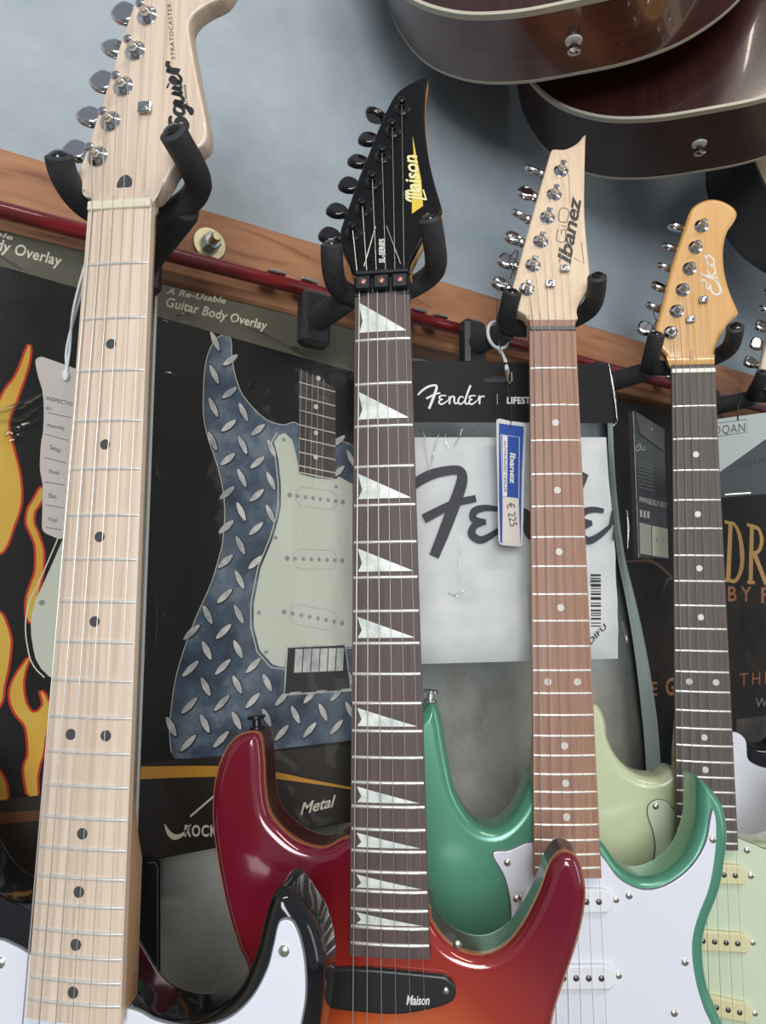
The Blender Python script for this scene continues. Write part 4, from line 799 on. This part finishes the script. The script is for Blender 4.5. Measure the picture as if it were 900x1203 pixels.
M['spruce'] = wood('spruce_top', (.55, .40, .19), (.62, .46, .23), (.66, .50, .27), .4, .4, (60, 2, 2), 4)
M['side_black'] = mat('near_black_side', (.022, .018, .014), .35, coat=.3)
M['ivoroid'] = mat('ivoroid_binding', (.50, .47, .37), .35)
cx_ = Vector((r[0], r[1], r[2])); cu_ = Vector((r[3], r[4], r[5])); cb_ = Vector((r[6], r[7], r[8]))
def at(px, py, depth): return CAM_AT + cx_ * ((px - 450) / 880 * depth) + cu_ * ((601.5 - py) / 880 * depth) - cb_ * depth
acoustic('reddish-brown acoustic guitar with cream binding, the higher of two overhead', at(672, 2, .66), -16, 96, M['mahogany'], M['dark_top'], M['ivoroid'])
acoustic('dark brown acoustic guitar hanging just below and right of the reddish one', at(829, 129, .76), -17, 118, M['dark_mahogany'], M['dark_top'], M['ivoroid'], hw_=200)
acoustic('black-sided acoustic guitar with pale spruce top behind the amber headstock', at(1062, 300, .95), 5, 105, M['side_black'], M['spruce'], M['side_black'], pin=False)

# ------------------------------------------------------------------ the two guitar-overlay packs on the wall
KP = 1.0511; PK = D['P']; PO = D['pack_origin']
def pack_base(root, x0, x1, bottom, film_z):
    e = MB(); e.box(x0, x1, bottom, 0, -2.2, 0); sheet = e.build('backing_card', M['card_black'], root)
    return sheet
def in_rect(poly, x1): return [(min(x, x1), y) for x, y in poly]
def guitar_print(root, ox, neckcol=True):
    q = lambda pts: [(x + ox, y) for x, y in pts]
    e = MB(); e.prism(q(PK['guard']), .2, .45); e.build('printed_pickguard', M['guard_print'], root)
    e = MB()
    for a in (offset(q(PK['guard']), 2.6),):
        ribbon(e, a[-14:] + a[:1], .7, .3, False)
    e.build('printed_outline', M['cream_print'], root)
    e = MB(); e.prism(q(PK['neck']), .5, .6); e.build('printed_neck', M['neck_print'], root)
    e = MB()
    for x, y in PK['frets']: ribbon(e, [(x + ox, y), (x + ox + 36.5, y - 3)], .9, .68, False)
    for k in range(5): ribbon(e, [(128 + ox + k * 5.6, -47 - k * 1.4), (124 + ox + k * 6.2, -285)], .3, .69, False)
    for x, y in PK['dots']: disc(e, x + ox, y, 2.2, .6, .7)
    e.build('printed_frets', M['cream_print'], root)
    e = MB()
    for key in ('pick1', 'pick2', 'pick3'):
        (x0, y0), (x1, y1) = PK[key]
        for k in range(8):
            t = k / 7; disc(e, x0 + (x1 - x0) * t + ox, y0 + (y1 - y0) * t, 1.8 if 0 < k < 7 else 2.2, .45, .6)
        ux, uy = x1 - x0, y1 - y0; L = math.hypot(ux, uy); ux /= L; uy /= L
        c = ((x0 + x1) / 2 + ox, (y0 + y1) / 2); loop = []
        for k in range(25):
            a = 2 * PI * k / 24; sx = (L / 2 - 14) * (1 if math.cos(a) > 0 else -1) + 8.5 * math.cos(a); sy = 8.5 * math.sin(a)
            loop.append((c[0] + sx * ux - sy * uy, c[1] + sx * uy + sy * ux))
        ribbon(e, loop, .35, .62, False)
    for x, y in ((112, -112), (164, -148), (106, -196), (92, -258), (99, -290)): disc(e, x + ox, y, 1.7, .45, .6)
    e.build('printed_screws', M['grey_print'], root)
    b_ = q(PK['bridge'])
    e = MB(); e.prism(b_, .62, .7); e.build('printed_bridge', M['black_ink'], root)
    e = MB(); ribbon(e, b_ + b_[:1], 1.6, .78, False); f = affine(b_[3], b_[2], b_[0])
    for k in range(6): p = [f(.12 + k * .125, .45), f(.23 + k * .125, .45), f(.23 + k * .125, .95), f(.12 + k * .125, .95)]; e.prism(p, .72, .8)
    for k in range(3): ribbon(e, [f(.08 + k * .38, .02), f(.24 + k * .38, .02)], 2, .8, False)
    e.build('printed_saddles', M['tread'], root)
def header(root, x0, x1, t1, t2, hb):
    e = MB(); e.prism([(x0, 0), (x1, 0), (x1, hb[1][1]), (x0, hb[0][1])], .05, .35); hd = e.build('header_print', M['card_olive'], root)
    e = MB(); text_mesh(e, 'A Re-Usable', t1, .5, .02, .35, 1.05); text_mesh(e, 'Guitar Body Overlay', t2, .5, .02, .35, 1.05); e.build('lettering', M['cream_print'], hd)
mp_ = thing('overlay_pack', 'clear-sleeved guitar body overlay pack with steel tread-plate print', 'package', wall_frame(PO[0], 597, PO[1]) @ Matrix.Scale(KP, 4))
pack_base(mp_, 0, 196, -436, 0)
bd = [tuple(p) for p in PK['body_in'][::-1]]
outl = [tuple(p) for p in PK['body'][:-3]] + [(26, -366), (45, -368), (194, -368), (194, -110)] + [(150, -103)] + bd[1:]
outl_s = smooth_loop([p for p in outl], 3)
e = MB(); e.prism(outl, .1, .2); e.build('printed_body', M['plate_print'], mp_)
e = MB(); ribbon(e, [tuple(p) for p in PK['body'][:-3]], .5, .3); ribbon(e, [tuple(p) for p in PK['body_in']], .5, .3); e.build('printed_outline', M['cream_print'], mp_)
guitar_print(mp_, 0)
lz = PK['loz']; i1 = Vector(lz[0]) - Vector(lz[1]); j1 = Vector(lz[2]) - Vector(lz[0]); i1.y = 0; j1 = Vector((0, j1.y)); bo_ = Vector(lz[3]) - Vector(lz[0])
ed = MB(); el = MB()
gpoly = offset(PK['guard'], 1.0); npoly = PK['neck']
for i in range(-4, 7):
    for j in range(-6, 12):
        for s_ in (0, 1):
            c = Vector(lz[0]) + i1 * i + j1 * j + (bo_ if s_ else Vector((0, 0)))
            if not inside(outl, c) or inside(gpoly, c) or inside(npoly, c) or inside(PK['bridge'], c): continue
            ang = math.radians(-62 if not s_ else 42)
            for mb_, L, Wd, z in ((ed, 9.6, 3.6, .22), (el, 8.4, 2.6, .3)):
                dz = Vector((.35, -.35)) if mb_ is ed else Vector((0, 0))
                P4 = []
                for k in range(12):
                    t = 2 * PI * k / 12; u = L * math.cos(t); v_ = Wd * math.sin(t) * (1 - .25 * abs(math.cos(t)))
                    P4.append((c.x + dz.x + u * math.cos(ang) - v_ * math.sin(ang), c.y + dz.y + u * math.sin(ang) + v_ * math.cos(ang)))
                mb_.prism(P4, z - .05, z + .03)
ed.build('tread_shadow_print', M['tread_dark'], mp_); el.build('tread_print', M['tread'], mp_)
header(mp_, .5, 195.5, PK['text1'], PK['text2'], PK['header_bottom'])
def lower(root, x0, x1, full=True):
    e = MB(); e.prism([(x0, -366), (x1, -372), (x1, -435), (x0, -435)], .85, .9); bn = e.build('band_print', M['card_band'], root)
    e = MB(); ribbon(e, [(x0, -373), (x0 + 54, -378.5), (x0 + 95, -385), (x0 + 140, -397), (x1, -412)], [9, 8, 6, 3, 1], .98); e.build('stripe_print', M['orange_print'], bn)
    return bn
bn = lower(mp_, .5, 195.5)
e = MB(); text_mesh(e, 'ROCK', PK['rock'], 1.0, .03, .05, 1.15); text_mesh(e, 'Metal', PK['metal'], 1.0, .02, .4); ribbon(e, PK['swoosh'], [.6, 3, 4, 2.5, .6], 1.0); ribbon(e, PK['slash'], 1.6, 1.0); e.build('lettering', M['cream_print'], bn)
def sleeve(root, w, h, x0=0, seed=1, top=0):      # rumpled clear film over the card, open sheet with real waves
    random.seed(seed); NX, NY = 26, 44; R = []
    ph = [random.uniform(0, 6) for _ in range(8)]
    for j in range(NY + 1):
        row = []
        for i in range(NX + 1):
            u = i / NX; v = j / NY; e_ = min(u, 1 - u, v, 1 - v); am = min(1, e_ * 12)
            z = 2.6 + am * (1.6 * math.sin(9 * u + 5 * v + ph[0]) * math.sin(7 * v - 3 * u + ph[1]) + .9 * math.sin(23 * u - 14 * v + ph[2]) + .6 * math.sin(31 * v + 11 * u + ph[3]))
            row.append((x0 - 2 + (w + 4) * u, top + 1 - (h + 2) * v, max(z, 1.3)))
        R.append(row)
    e = MB(); e.rings(R, cap=False, closed=False); return e.build('clear_sleeve', M['film'], root, True, sharp=180)
sleeve(mp_, 196, 436, seed=3)
e = MB(); e.box(-2.4, -.4, -437, 1, -2, 3.2); e.build('sleeve_seam', mat('sealed_film_edge', (.45, .46, .44), .25), mp_)

def creases(root, L, z0):      # sharp folds standing up in the film
    for pts, rad in L:
        q = smooth_loop([(p[0], p[1], z0) for p in pts], 4, False); n_ = len(q)
        e = MB(); e.tube(q, [rad * (.25 + .75 * math.sin(PI * i / (n_ - 1))) for i in range(n_)], 8); e.build('film_crease', M['fold'], root, True)
creases(mp_, D['CR1'], 3.6)
FLM = D['FL']
fp = thing('overlay_pack', 'clear-sleeved guitar body overlay pack with yellow flame print, at far left', 'package', wall_frame(PO[0] - 6, 598, PO[1] + 13) @ Matrix.Scale(KP, 4))
def sh(pts, dx=6, dy=-13): return [(p[0] + dx, p[1] + dy) for p in pts]
e = MB(); e.box(-196, 2, -446, 0, -2.2, 0); e.build('backing_card', M['card_black'], fp)
er = MB(); ef = MB()
for k in 'abcdef':
    o = smooth_loop(sh(FLM[k]), 3)
    o = [(max(min(x, 1.5), -195), max(y, -392)) for x, y in o]
    oo = [(max(min(x, 1.8), -195.4), max(y, -392)) for x, y in offset(o, 1.5)]
    er.prism(oo, .05, .15); ef.prism(o, .2, .26)
for dx, dy, k in ((-62, 30, 'd'), (-48, -70, 'b'), (40, 40, 'd')):
    o = [(max(min(x + dx, 1.5), -195), max(y + dy, -392)) for x, y in smooth_loop(sh(FLM[k]), 3)]
    if dx > 0: continue
    er.prism([(max(x, -195), max(y, -392)) for x, y in offset(o, 1.5)], .04, .12); ef.prism(o, .16, .24)
er.build('flame_outline_print', M['flame_red'], fp); ef.build('flame_print', M['flame_print'], fp)
# the printed guitar of this pack (its neck, pickguard and bridge), left of the maple neck and just past it
ox = -161
gp = [(x - 168 + 2, y - 17) for x, y in PK['guard']]
guitar_left = [(x, y) for x, y in sh(FLM['guardleft'])]
G2 = guitar_left[::-1] + [(-50, -205), (-40, -150), (-34, -142), (1, -150), (1, -286), (-50, -286), (-50, -310)]
e = MB(); e.prism(G2, .3, .4); e.build('printed_pickguard', M['guard_print'], fp)
e = MB(); ribbon(e, offset(guitar_left, -3.4) if False else [(x - 3.4, y) for x, y in guitar_left], .8, .5); e.build('printed_outline', M['cream_print'], fp)
e = MB(); e.prism([(-38, -46), (1, -56), (1, -146), (-38, -140)], .45, .5); e.build('printed_neck', M['neck_print'], fp)
e = MB()
for k in range(8): ribbon(e, [(-38, -58 - k * 12), (1, -61 - k * 12)], .8, .6, False)
e.build('printed_frets', M['cream_print'], fp)
e = MB()
for y in (-176, -232, -286): disc(e, -3, y, 2, .4, .55)
disc(e, -66, -262, 2, .4, .55); e.build('printed_screws', M['grey_print'], fp)
e = MB(); e.box(-50, 1, -345, -303, .5, .6); e.build('printed_bridge', M['black_ink'], fp)
e = MB(); e.box(-30, -1, -334, -308, .6, .7); e.build('printed_saddles', M['tread'], fp)
e = MB(); e.prism([(-195.5, -.5), (1.5, -.5), (1.5, -34), (-195.5, -20)], .05, .35); hd = e.build('header_print', M['card_olive'], fp)
e = MB(); text_mesh(e, 'A Re-Usable', sh(FLM['text1']), .5, .02, .35, 1.05); text_mesh(e, 'Guitar Body Overlay', sh(FLM['text2']), .5, .02, .35, 1.05); e.build('lettering', M['cream_print'], hd)
e = MB(); e.prism([(-195.5, -392), (1.5, -392), (1.5, -445), (-195.5, -445)], .6, .65); bn = e.build('band_print', M['card_band'], fp)
e = MB(); ribbon(e, [(-195, -400), (-110, -402), (1.5, -410)], 7, .75); e.build('stripe_print', mat('brown_stripe_print', (.12, .045, .018), .4), bn)
sleeve(fp, 196, 446, x0=-196, seed=9)
creases(fp, [([(p[0] + 6, p[1] - 13) for p in q_], r_) for q_, r_ in D['CR2']], 4.0)

# ------------------------------------------------------------------ packed shirt
S_ = D['S']
sp = thing('shirt_package', 'white T-shirt with black script logo in a clear bag under a black header card', 'package', frame(D['F_shirt']))
hd_o = [tuple(p) for p in S_['header']]; hole = [tuple(p) for p in S_['hole']]
bm = bmesh.new()      # header card with its hanging slot cut through
def loop_edges(bm, pts, z):
    vs = [bm.verts.new((x / 1000, y / 1000, z / 1000)) for x, y in pts]; return [bm.edges.new((vs[i], vs[(i + 1) % len(vs)])) for i in range(len(vs))]
ee = loop_edges(bm, hd_o, 1.2) + loop_edges(bm, smooth_loop(hole, 2), 1.2)
bmesh.ops.triangle_fill(bm, use_beauty=True, edges=ee)
ex = bmesh.ops.extrude_face_region(bm, geom=bm.faces[:]); bmesh.ops.translate(bm, vec=(0, 0, -.0012), verts=[v for v in ex['geom'] if isinstance(v, bmesh.types.BMVert)])
bmesh.ops.recalc_face_normals(bm, faces=bm.faces); me = bpy.data.meshes.new('header_card'); bm.to_mesh(me); bm.free(); me.materials.append(M['card_black'])
hc = bpy.data.objects.new('header_card', me); C.objects.link(hc); hc.parent = sp
e = MB(); strokes(e, FENDER, S_['logo_small'], 1.45, .165); ribbon(e, S_['bar'], .35, 1.45, False); text_mesh(e, 'LIFESTYLE', S_['life'], 1.45, .03, 0, 1.05); e.build('lettering', M['white'], hc)
M['shirt'] = noisy(mat('white_cotton', (.60, .62, .64), .85), [(.3, (.55, .58, .60)), (.7, (.66, .67, .69))], (1, 1, 1), 30, 4, .5, .25, .002)
NX, NY = 30, 34; R = []
fo = S_['shirtfold']; left0, left1 = fo[0], fo[-1]; right = fo[3:9]
for j in range(NY + 1):
    v = j / NY; row = []
    yl = left0[1] + (left1[1] - left0[1]) * v
    # right edge interpolated along its traced points
    t = v * (len(right) - 1); k = min(int(t), len(right) - 2); rx = right[k][0] + (right[k + 1][0] - right[k][0]) * (t - k); ry = right[k][1] + (right[k + 1][1] - right[k][1]) * (t - k)
    for i in range(NX + 1):
        u = i / NX; x = left0[0] + (rx - left0[0]) * u; y = yl + (ry - yl) * u; ed_ = min(u, 1 - u, v, 1 - v)
        z = -3 + 4.5 * min(1, ed_ * 14) ** .5 + .7 * math.sin(13 * v + 3 * u) * min(1, v * 1.5) + 1.3 * math.exp(-((v - .80 + .05 * u) / .03) ** 2) + 1.1 * math.exp(-((v - .90 + .03 * u) / .025) ** 2) + .9 * math.exp(-((v - .70 + .1 * u) / .03) ** 2)
        row.append((x, y, z))
    R.append(row)
shirt_z = lambda x, y: 2.6
e = MB(); e.rings(R, cap=False, closed=False)
back = [(p[0], p[1]) for p in (R[0][0], R[0][-1], R[-1][-1], R[-1][0])]; e.prism(back, -9, -4)
shirt = e.build('folded_shirt', M['shirt'], sp, True, sharp=60)
e = MB(); strokes(e, [q for i, q in enumerate(FENDER)], S_['logo_big'], 3.4, .72)
e.v = [(max(min(x, 106.5), -106), y, z if x < 100 else z - (x - 100) * .35) for x, y, z in e.v]
e.build('shirt_logo', mat('charcoal_print', (.045, .045, .06), .6), shirt)
e = MB(); e.prism(S_['sticker'], 3.2, 3.3); stk = e.build('price_sticker', mat('clear_label', (.66, .66, .66), .5), sp)
e = MB(); bc = S_['barcode']; f = affine(bc[3], bc[2], bc[0])
random.seed(4)
yk = 0
while yk < .95:
    h_ = random.choice((.02, .035, .055)); e.prism([f(0, yk), f(1, yk), f(1, yk + h_), f(0, yk + h_)], 3.35, 3.4); yk += h_ + random.choice((.02, .035, .05))
text_mesh(e, 'DIFU', [S_['diff'][1], S_['diff'][0], (S_['diff'][1][0] - 3, S_['diff'][1][1] + 4)], 3.5, .01)
e.build('barcode', M['black_ink'], stk)
# clear bag
bag = [tuple(p) for p in S_['bag']]; R = []; random.seed(12); ph = [random.uniform(0, 6) for _ in range(6)]
rb = bag[1:6]
for j in range(45):
    v = j / 44; row = []; t = v * 4; k = min(int(t), 3); rx = rb[k][0] + (rb[k + 1][0] - rb[k][0]) * (t - k); ry = rb[k][1] + (rb[k + 1][1] - rb[k][1]) * (t - k)
    ly = bag[0][1] + (bag[6][1] - bag[0][1]) * v
    for i in range(31):
        u = i / 30; x = bag[0][0] + (rx - bag[0][0]) * u; y = ly + (ry - ly) * u; am = min(1, min(u, 1 - u, v, 1 - v) * 10)
        z = 4.2 + am * (1.3 * math.sin(11 * u + 6 * v + ph[0]) * math.sin(8 * v - 4 * u + ph[1]) + 1.0 * math.sin(26 * u + 3 * math.sin(5 * v) + ph[2]) * math.exp(-v * 2.2) + .6 * math.sin(19 * v + ph[3]))
        row.append((x, y, max(z, 3.9)))
    R.append(row)
e = MB(); e.rings(R, cap=False, closed=False); e.build('clear_bag', M['film'], sp, True, sharp=180)
creases(sp, D['CR3'], 5.6)
# white ring and strap that carry it from the hanger arm
hk = thing('display_hook', 'small white plastic ring and strap hanging the shirt pack from its hanger', 'hook', Matrix.Translation(at(597, 445, .715)))
ib = GM['ibanez'] @ Vector((-.033, .015, -.042)); ringc = Vector((ib.x, .527, ib.z)); bs = hk.matrix_world.translation; rc = (ringc - bs) * 1000
e = MB(); ring = [(rc.x + 13.5 * math.cos(a), rc.y + 0, rc.z + 13.5 * math.sin(a)) for a in [2 * PI * k / 28 for k in range(29)]]; e.tube(ring, 1.7, 8); e.build('ring', M['cord_white'], hk, True)
e = MB(); a = Vector((rc.x, rc.y, rc.z - 12)); e.tube([tuple(a), tuple(a * .5 + Vector((2, -1, 2))), (-1, 0, 6)], [1.8, 1.8, 2.2], 8); e.build('strap', M['cord_white'], hk, True)
e = MB(); e.tube([(-3, -2, 8), (-3, -2, -2), (0, -2, -5), (3, -2, -2), (3, -2, 6)], 1.2, 8); e.build('clip', M['nickel'], hk, True)

# ------------------------------------------------------------------ tags
T_ = D['T']
tgm = frame(D['F_squier_tag'])
tg = thing('inspection_tag', 'white paper inspection tag tied with white string beside the maple neck', 'tag', tgm)
e = MB(); e.prism(smooth_loop(T_['outline'], 2), -.5, 0); e.build('paper', mat('tag_paper', (.52, .47, .44), .6), tg)
e = MB()
for i in range(6): ribbon(e, T_['line%d' % i], .35, .12, False)
for i in range(7): q = T_['t%d' % i]; text_mesh(e, q[0], q[1:], .12, 0)
e.build('lettering', M['brown_ink'], tg)
hx, hy = T_['hole'][0]
top = tgm.inverted() @ (GM['squier'] @ Vector((-.024, -.012, -.014))) * 1000
e = MB(); mid = (Vector((hx, hy, 1)) + top) / 2
e.tube(smooth_loop([(hx, hy, 1), (hx + 1.5, hy + 18, 1.5), (mid.x - 3.4, mid.y, mid.z), tuple(top)], 6, False), .85, 6)
e.tube(smooth_loop([(hx + 1, hy, 1), (hx - .5, hy + 18, 1.5), (mid.x - .6, mid.y + 4, mid.z), (top.x + 1, top.y, top.z)], 6, False), .85, 6)
e.lathe((hx, hy - 3, 1), (hx, hy + 4, 1), [(0, 1), (.3, 2), (.7, 2.2), (1, 1.2)], 8)
e.build('string', M['cord_white'], tg, True)
I_ = D['I']; igm = frame(D['F_ibanez_tag'])
ig = thing('price_tag', 'blue and white hang tag beside the reddish fretboard', 'tag', igm)
e = MB(); e.prism(smooth_loop(I_['outline'], 2), -.5, 0); e.build('card', mat('tag_card', (.62, .61, .62), .35), ig)
e = MB(); e.prism(I_['blue'][:6] + I_['blue'][6:9] + I_['blue'][9:], .02, .08); e.build('blue_print', mat('tag_blue', (.035, .085, .33), .35), ig)
e = MB(); e.prism(I_['cream'], .1, .14); e.build('price_label', mat('cream_label', (.66, .60, .54), .6), ig)
e = MB(); e.prism(I_['white'], .1, .14); ribbon(e, I_['frame'] + I_['frame'][:1], .6, .16, False); text_mesh(e, 'Ibanez', I_['text'], .16, .02, .1, .95); e.build('white_print', M['white'], ig)
e = MB(); text_mesh(e, 'AUTHORIZED DEALER', I_['side'], .2, .01); text_mesh(e, '\u20ac 225', I_['price'], .2, 0); e.build('lettering', M['brown_ink'], ig)
th_ = igm.inverted() @ (GM['ibanez'] @ Vector((-.046, .040, -.025))) * 1000; hx, hy = I_['hole'][0]
e = MB(); e.tube(smooth_loop([(hx, hy, .4), (hx, hy + 20, .8), (th_.x + 1, th_.y - 30, th_.z), tuple(th_)], 6, False), .45, 6); e.build('string', M['cord_black'], ig, True)
# black threads tied on two tuners
for nm, key, px, lab in (('thread_loop', 'ibanez', 0, 'black thread looped round the lowest tuner of the pale headstock'), ('thread_loop', 'eko', 0, 'black thread looped round the lowest tuners of the amber headstock')):
    q = D[key + '_button']; b0, b1 = q[0], q[1]
    tl = thing(nm, lab, 'thread', GM[key])
    e = MB(); z = -20
    e.tube(smooth_loop([(b0[0] + 14, b0[1] - 2, z + 6), (b0[0] + 6, b0[1] + 12, z + 10), (b1[0] + 6, b1[1] - 2, z + 8), (b1[0] + 9, b1[1] - 1, z), (b0[0] + 10, b0[1] + 3, z - 8)], 6, False), .55, 6)
    e.build('thread', M['cord_black'], tl, True)

# ------------------------------------------------------------------ slim accessory box
Ek = D['E']; ek = thing('accessory_box', 'slim dark accessory pouch with price label left of the grey-brown fretboard', 'package', frame(D['F_eko_box']))
e = MB(); e.prism(Ek['outline'], -5, 0); e.build('pouch', mat('charcoal_pouch', (.035, .037, .04), .3), ek)
e = MB(); e.prism(Ek['flap'], .1, .9); e.build('flap', mat('grey_flap', (.075, .075, .075), .35), ek)
o = Ek['outline']; e = MB(); ribbon(e, [(o[0][0], o[0][1]), (o[4][0], o[4][1])], 1.3, .3, False); e.build('film_edge', M['tread'], ek)
e = MB(); strokes(e, EKO, Ek['logo'], .4, .9); text_mesh(e, 'WWW.EKOGUITARS.IT', Ek['www'], .4, .03)
ic = Ek['icons']; f = affine(*ic)
for k in range(3): e.prism([f(.05 + k * .34, .1), f(.27 + k * .34, .1), f(.27 + k * .34, .95), f(.05 + k * .34, .95)], .35, .4)
ln = Ek['lines']
for k in range(8): y = ln[0][1] - k * 3.9; ribbon(e, [(ln[0][0], y), (ln[1][0] + 3 * math.sin(k * 2), y)], .25, .35, False)
disc(e, Ek['hole'][0][0], Ek['hole'][0][1], 1.5, .9, 1.2)
e.build('lettering', mat('grey_lettering', (.4, .4, .38), .5), ek)
e = MB(); e.prism(Ek['price'], .1, .4); pl = e.build('price_label', mat('aged_label', (.48, .47, .36), .6), ek)
e = MB(); text_mesh(e, '\u20ac 15', Ek['ptext'], .55, 0); e.build('lettering', M['grey_print'], pl)
e = MB(); e.prism(Ek['code'], .1, .35); e.build('plain_label', mat('plain_label', (.34, .34, .29), .6), ek)

# ------------------------------------------------------------------ triangle-print pack at right
Cq = D['C']; cq = thing('hanging_pack', 'white and dark grey pack reading OQAN hung by a black cord at right', 'package', frame(D['F_cloth']))
e = MB(); e.prism(Cq['outline'], -2, 0); e.build('card', mat('dark_slate_card', (.035, .043, .047), .45, spec=.3), cq)
e = MB(); e.prism(Cq['light'], .05, .15); e.build('pale_panel', mat('pale_grey_panel', (.36, .41, .40), .4), cq)
e = MB(); ribbon(e, Cq['box'] + Cq['box'][:1], .7, .25, False); text_mesh(e, 'OQAN', Cq['text'], .25, 0, 0, 1.1); e.build('lettering', M['black_ink'], cq)
e = MB(); text_mesh(e, 'OQAN', Cq['t2'], .25, 0, 0, 1.1); e.build('lettering', M['card_black'], cq)
e = MB(); ribbon(e, Cq['glare'], 1.2, .25, False); e.build('glare_streak', M['nickel'], cq)  # glare near the pack's bottom edge, drawn as a bright strip
cc = Cq['cord']; top5 = frame(D['F_cloth']).inverted() @ (GM['black'] @ Vector((-.045, .02, -.045))) * 1000
e = MB(); e.tube([(cc[0][0], cc[0][1], .6), (cc[0][0] + 1, cc[0][1] + 16, 1), tuple(top5)], .9, 6); e.build('cord', M['cord_black'], cq, True)

# ------------------------------------------------------------------ black poster with gold lettering
Qd = D['Q']; psx, psz = 800.0, 1500.0
ps = thing('poster', 'large black poster with gold capital lettering behind the right-hand guitars', 'poster', wall_frame(psx, 606, psz))
q = lambda pts: [(x - psx, z - psz) for x, z in pts]
edge = smooth_loop(q(Qd['edge']), 4, False)
outp = edge + [(520, -316), (520, 204), (-44, 204)]
M['poster'] = noisy(mat('poster_black', (.02, .017, .014), .45, spec=.25), [(.50, (.013, .011, .010)), (.66, (.030, .020, .013)), (.80, (.11, .062, .03))], (1.6, 1, 1), 7, 6, .6, dist=1.2)
e = MB(); e.prism(outp, -1, 0); e.build('sheet', M['poster'], ps)
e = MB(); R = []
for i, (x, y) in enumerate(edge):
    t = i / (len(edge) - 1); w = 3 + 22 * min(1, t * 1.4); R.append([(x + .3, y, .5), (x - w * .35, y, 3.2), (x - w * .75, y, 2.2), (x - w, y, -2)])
e.rings(R, cap=False, closed=False); e.build('lit_wall_strip', mat('lit_wall_tint', (.36, .44, .43), .5), ps, True)  # pale strip standing in for the lit wall beside the poster
def serif(e, tri, ch, w):
    f = affine(*tri); L = lambda *p: [f(*a) for a in p]
    wv = w
    if ch == 'D':
        ribbon(e, L((.10, 0), (.16, 1)), wv * 1.1, .3, False); ribbon(e, L((.10, .03), (.26, .02), (.40, .22), (.42, .5), (.36, .8), (.24, .97), (.12, .97)), [w * .5, w * .6, w, w * 1.25, w, w * .6, w * .5], .32); ribbon(e, L((.02, .99), (.22, .97)), w * .5, .31, False); ribbon(e, L((.02, .02), (.2, .02)), w * .5, .31, False)
    if ch == 'R':
        ribbon(e, L((.62, 0), (.66, 1)), wv * 1.1, .3, False); ribbon(e, L((.64, .97), (.82, .94), (.90, .76), (.82, .56), (.64, .5)), [w * .5, w * .7, w * 1.1, w * .7, w * .5], .32); ribbon(e, L((.72, .5), (1.0, 0)), w * 1.1, .3, False); ribbon(e, L((.54, .99), (.72, .98)), w * .5, .31, False); ribbon(e, L((.54, .01), (.72, .01)), w * .5, .31, False)
tD = q(Qd['D'])
M['gold'] = mat('poster_gold', (.52, .30, .09), .4); M['copper'] = mat('poster_copper', (.33, .13, .05), .4)
e = MB(); serif(e, tD, 'D', 9.5); serif(e, tD, 'R', 9.5); e.build('title_letters', M['gold'], ps)
e = MB(); text_mesh(e, 'BY', q(Qd['BY']), .3, .02, 0, 1.5); text_mesh(e, 'F', q(Qd['F']), .3, .02); text_mesh(e, 'G', q(Qd['G']), .3, .02); text_mesh(e, 'E', q(Qd['E']), .3, .02); text_mesh(e, 'THE', q(Qd['THE']), .3, .0, 0, 1.4); e.build('small_letters', M['copper'], ps)
e = MB(); text_mesh(e, 'WI', q(Qd['WI']), .3, .0, .1, 1.1); e.build('silver_letters', M['grey_print'], ps)
e = MB(); sw = q(Qd['sw'])
ribbon(e, [sw[0], (sw[0][0] + 25, sw[0][1] + 2), (sw[1][0] + 14, sw[1][1] + 3), sw[2], sw[3]], [1, 3, 5, 4, 1], .3); ribbon(e, [(sw[2][0] - 22, sw[2][1] - 20), (sw[2][0] - 12, sw[2][1] - 2), sw[2]], [1, 3, 2], .32)
e.build('bronze_swirl', mat('bronze_print', (.09, .045, .022), .4), ps)
e = MB(); bt_ = q(Qd['bot']); e.prism([bt_[0], (300, bt_[1][1]), (300, -300), (bt_[3][0], -300)], .1, .2); e.build('brown_art', noisy(mat('brown_art', (.1, .08, .06), .4), [(.35, (.03, .025, .02)), (.65, (.11, .085, .065))], (1, 1, 1), 18, 5), ps)

# ------------------------------------------------------------------ strap end and thin wire at left
st = thing('leather_strap', 'black strap end hanging behind the maple neck below the tread-plate pack', 'strap', wall_frame(0, 590, 0))
pts = [tuple(p) for p in D['strap']]
e = MB(); e.rounded(smooth_loop(pts, 1), 3, -1, 1.2, 3); e.build('strap_end', M['black_satin'], st, True)
e = MB(); ribbon(e, [(x - 2.5, y - 2.5) for x, y in pts[1:-1]], .4, 3.2, False); e.build('stitching', M['grey_print'], st)
wi = thing('loose_wire', 'thin pale wire curling in front of the flame-print pack', 'wire', wall_frame(0, 0, 0))
e = MB(); w_ = [at(-14, 322, .60), at(4, 320, .60), at(11, 335, .60), at(13, 362, .60), at(20, 390, .60), at(31, 411, .60), at(43, 426, .60)]
inv = wi.matrix_world.inverted(); e.tube(smooth_loop([tuple(inv @ p * 1000) for p in w_], 5, False), .38, 6); e.build('wire', M['nickel'], wi, True)
bpy.context.view_layer.update()
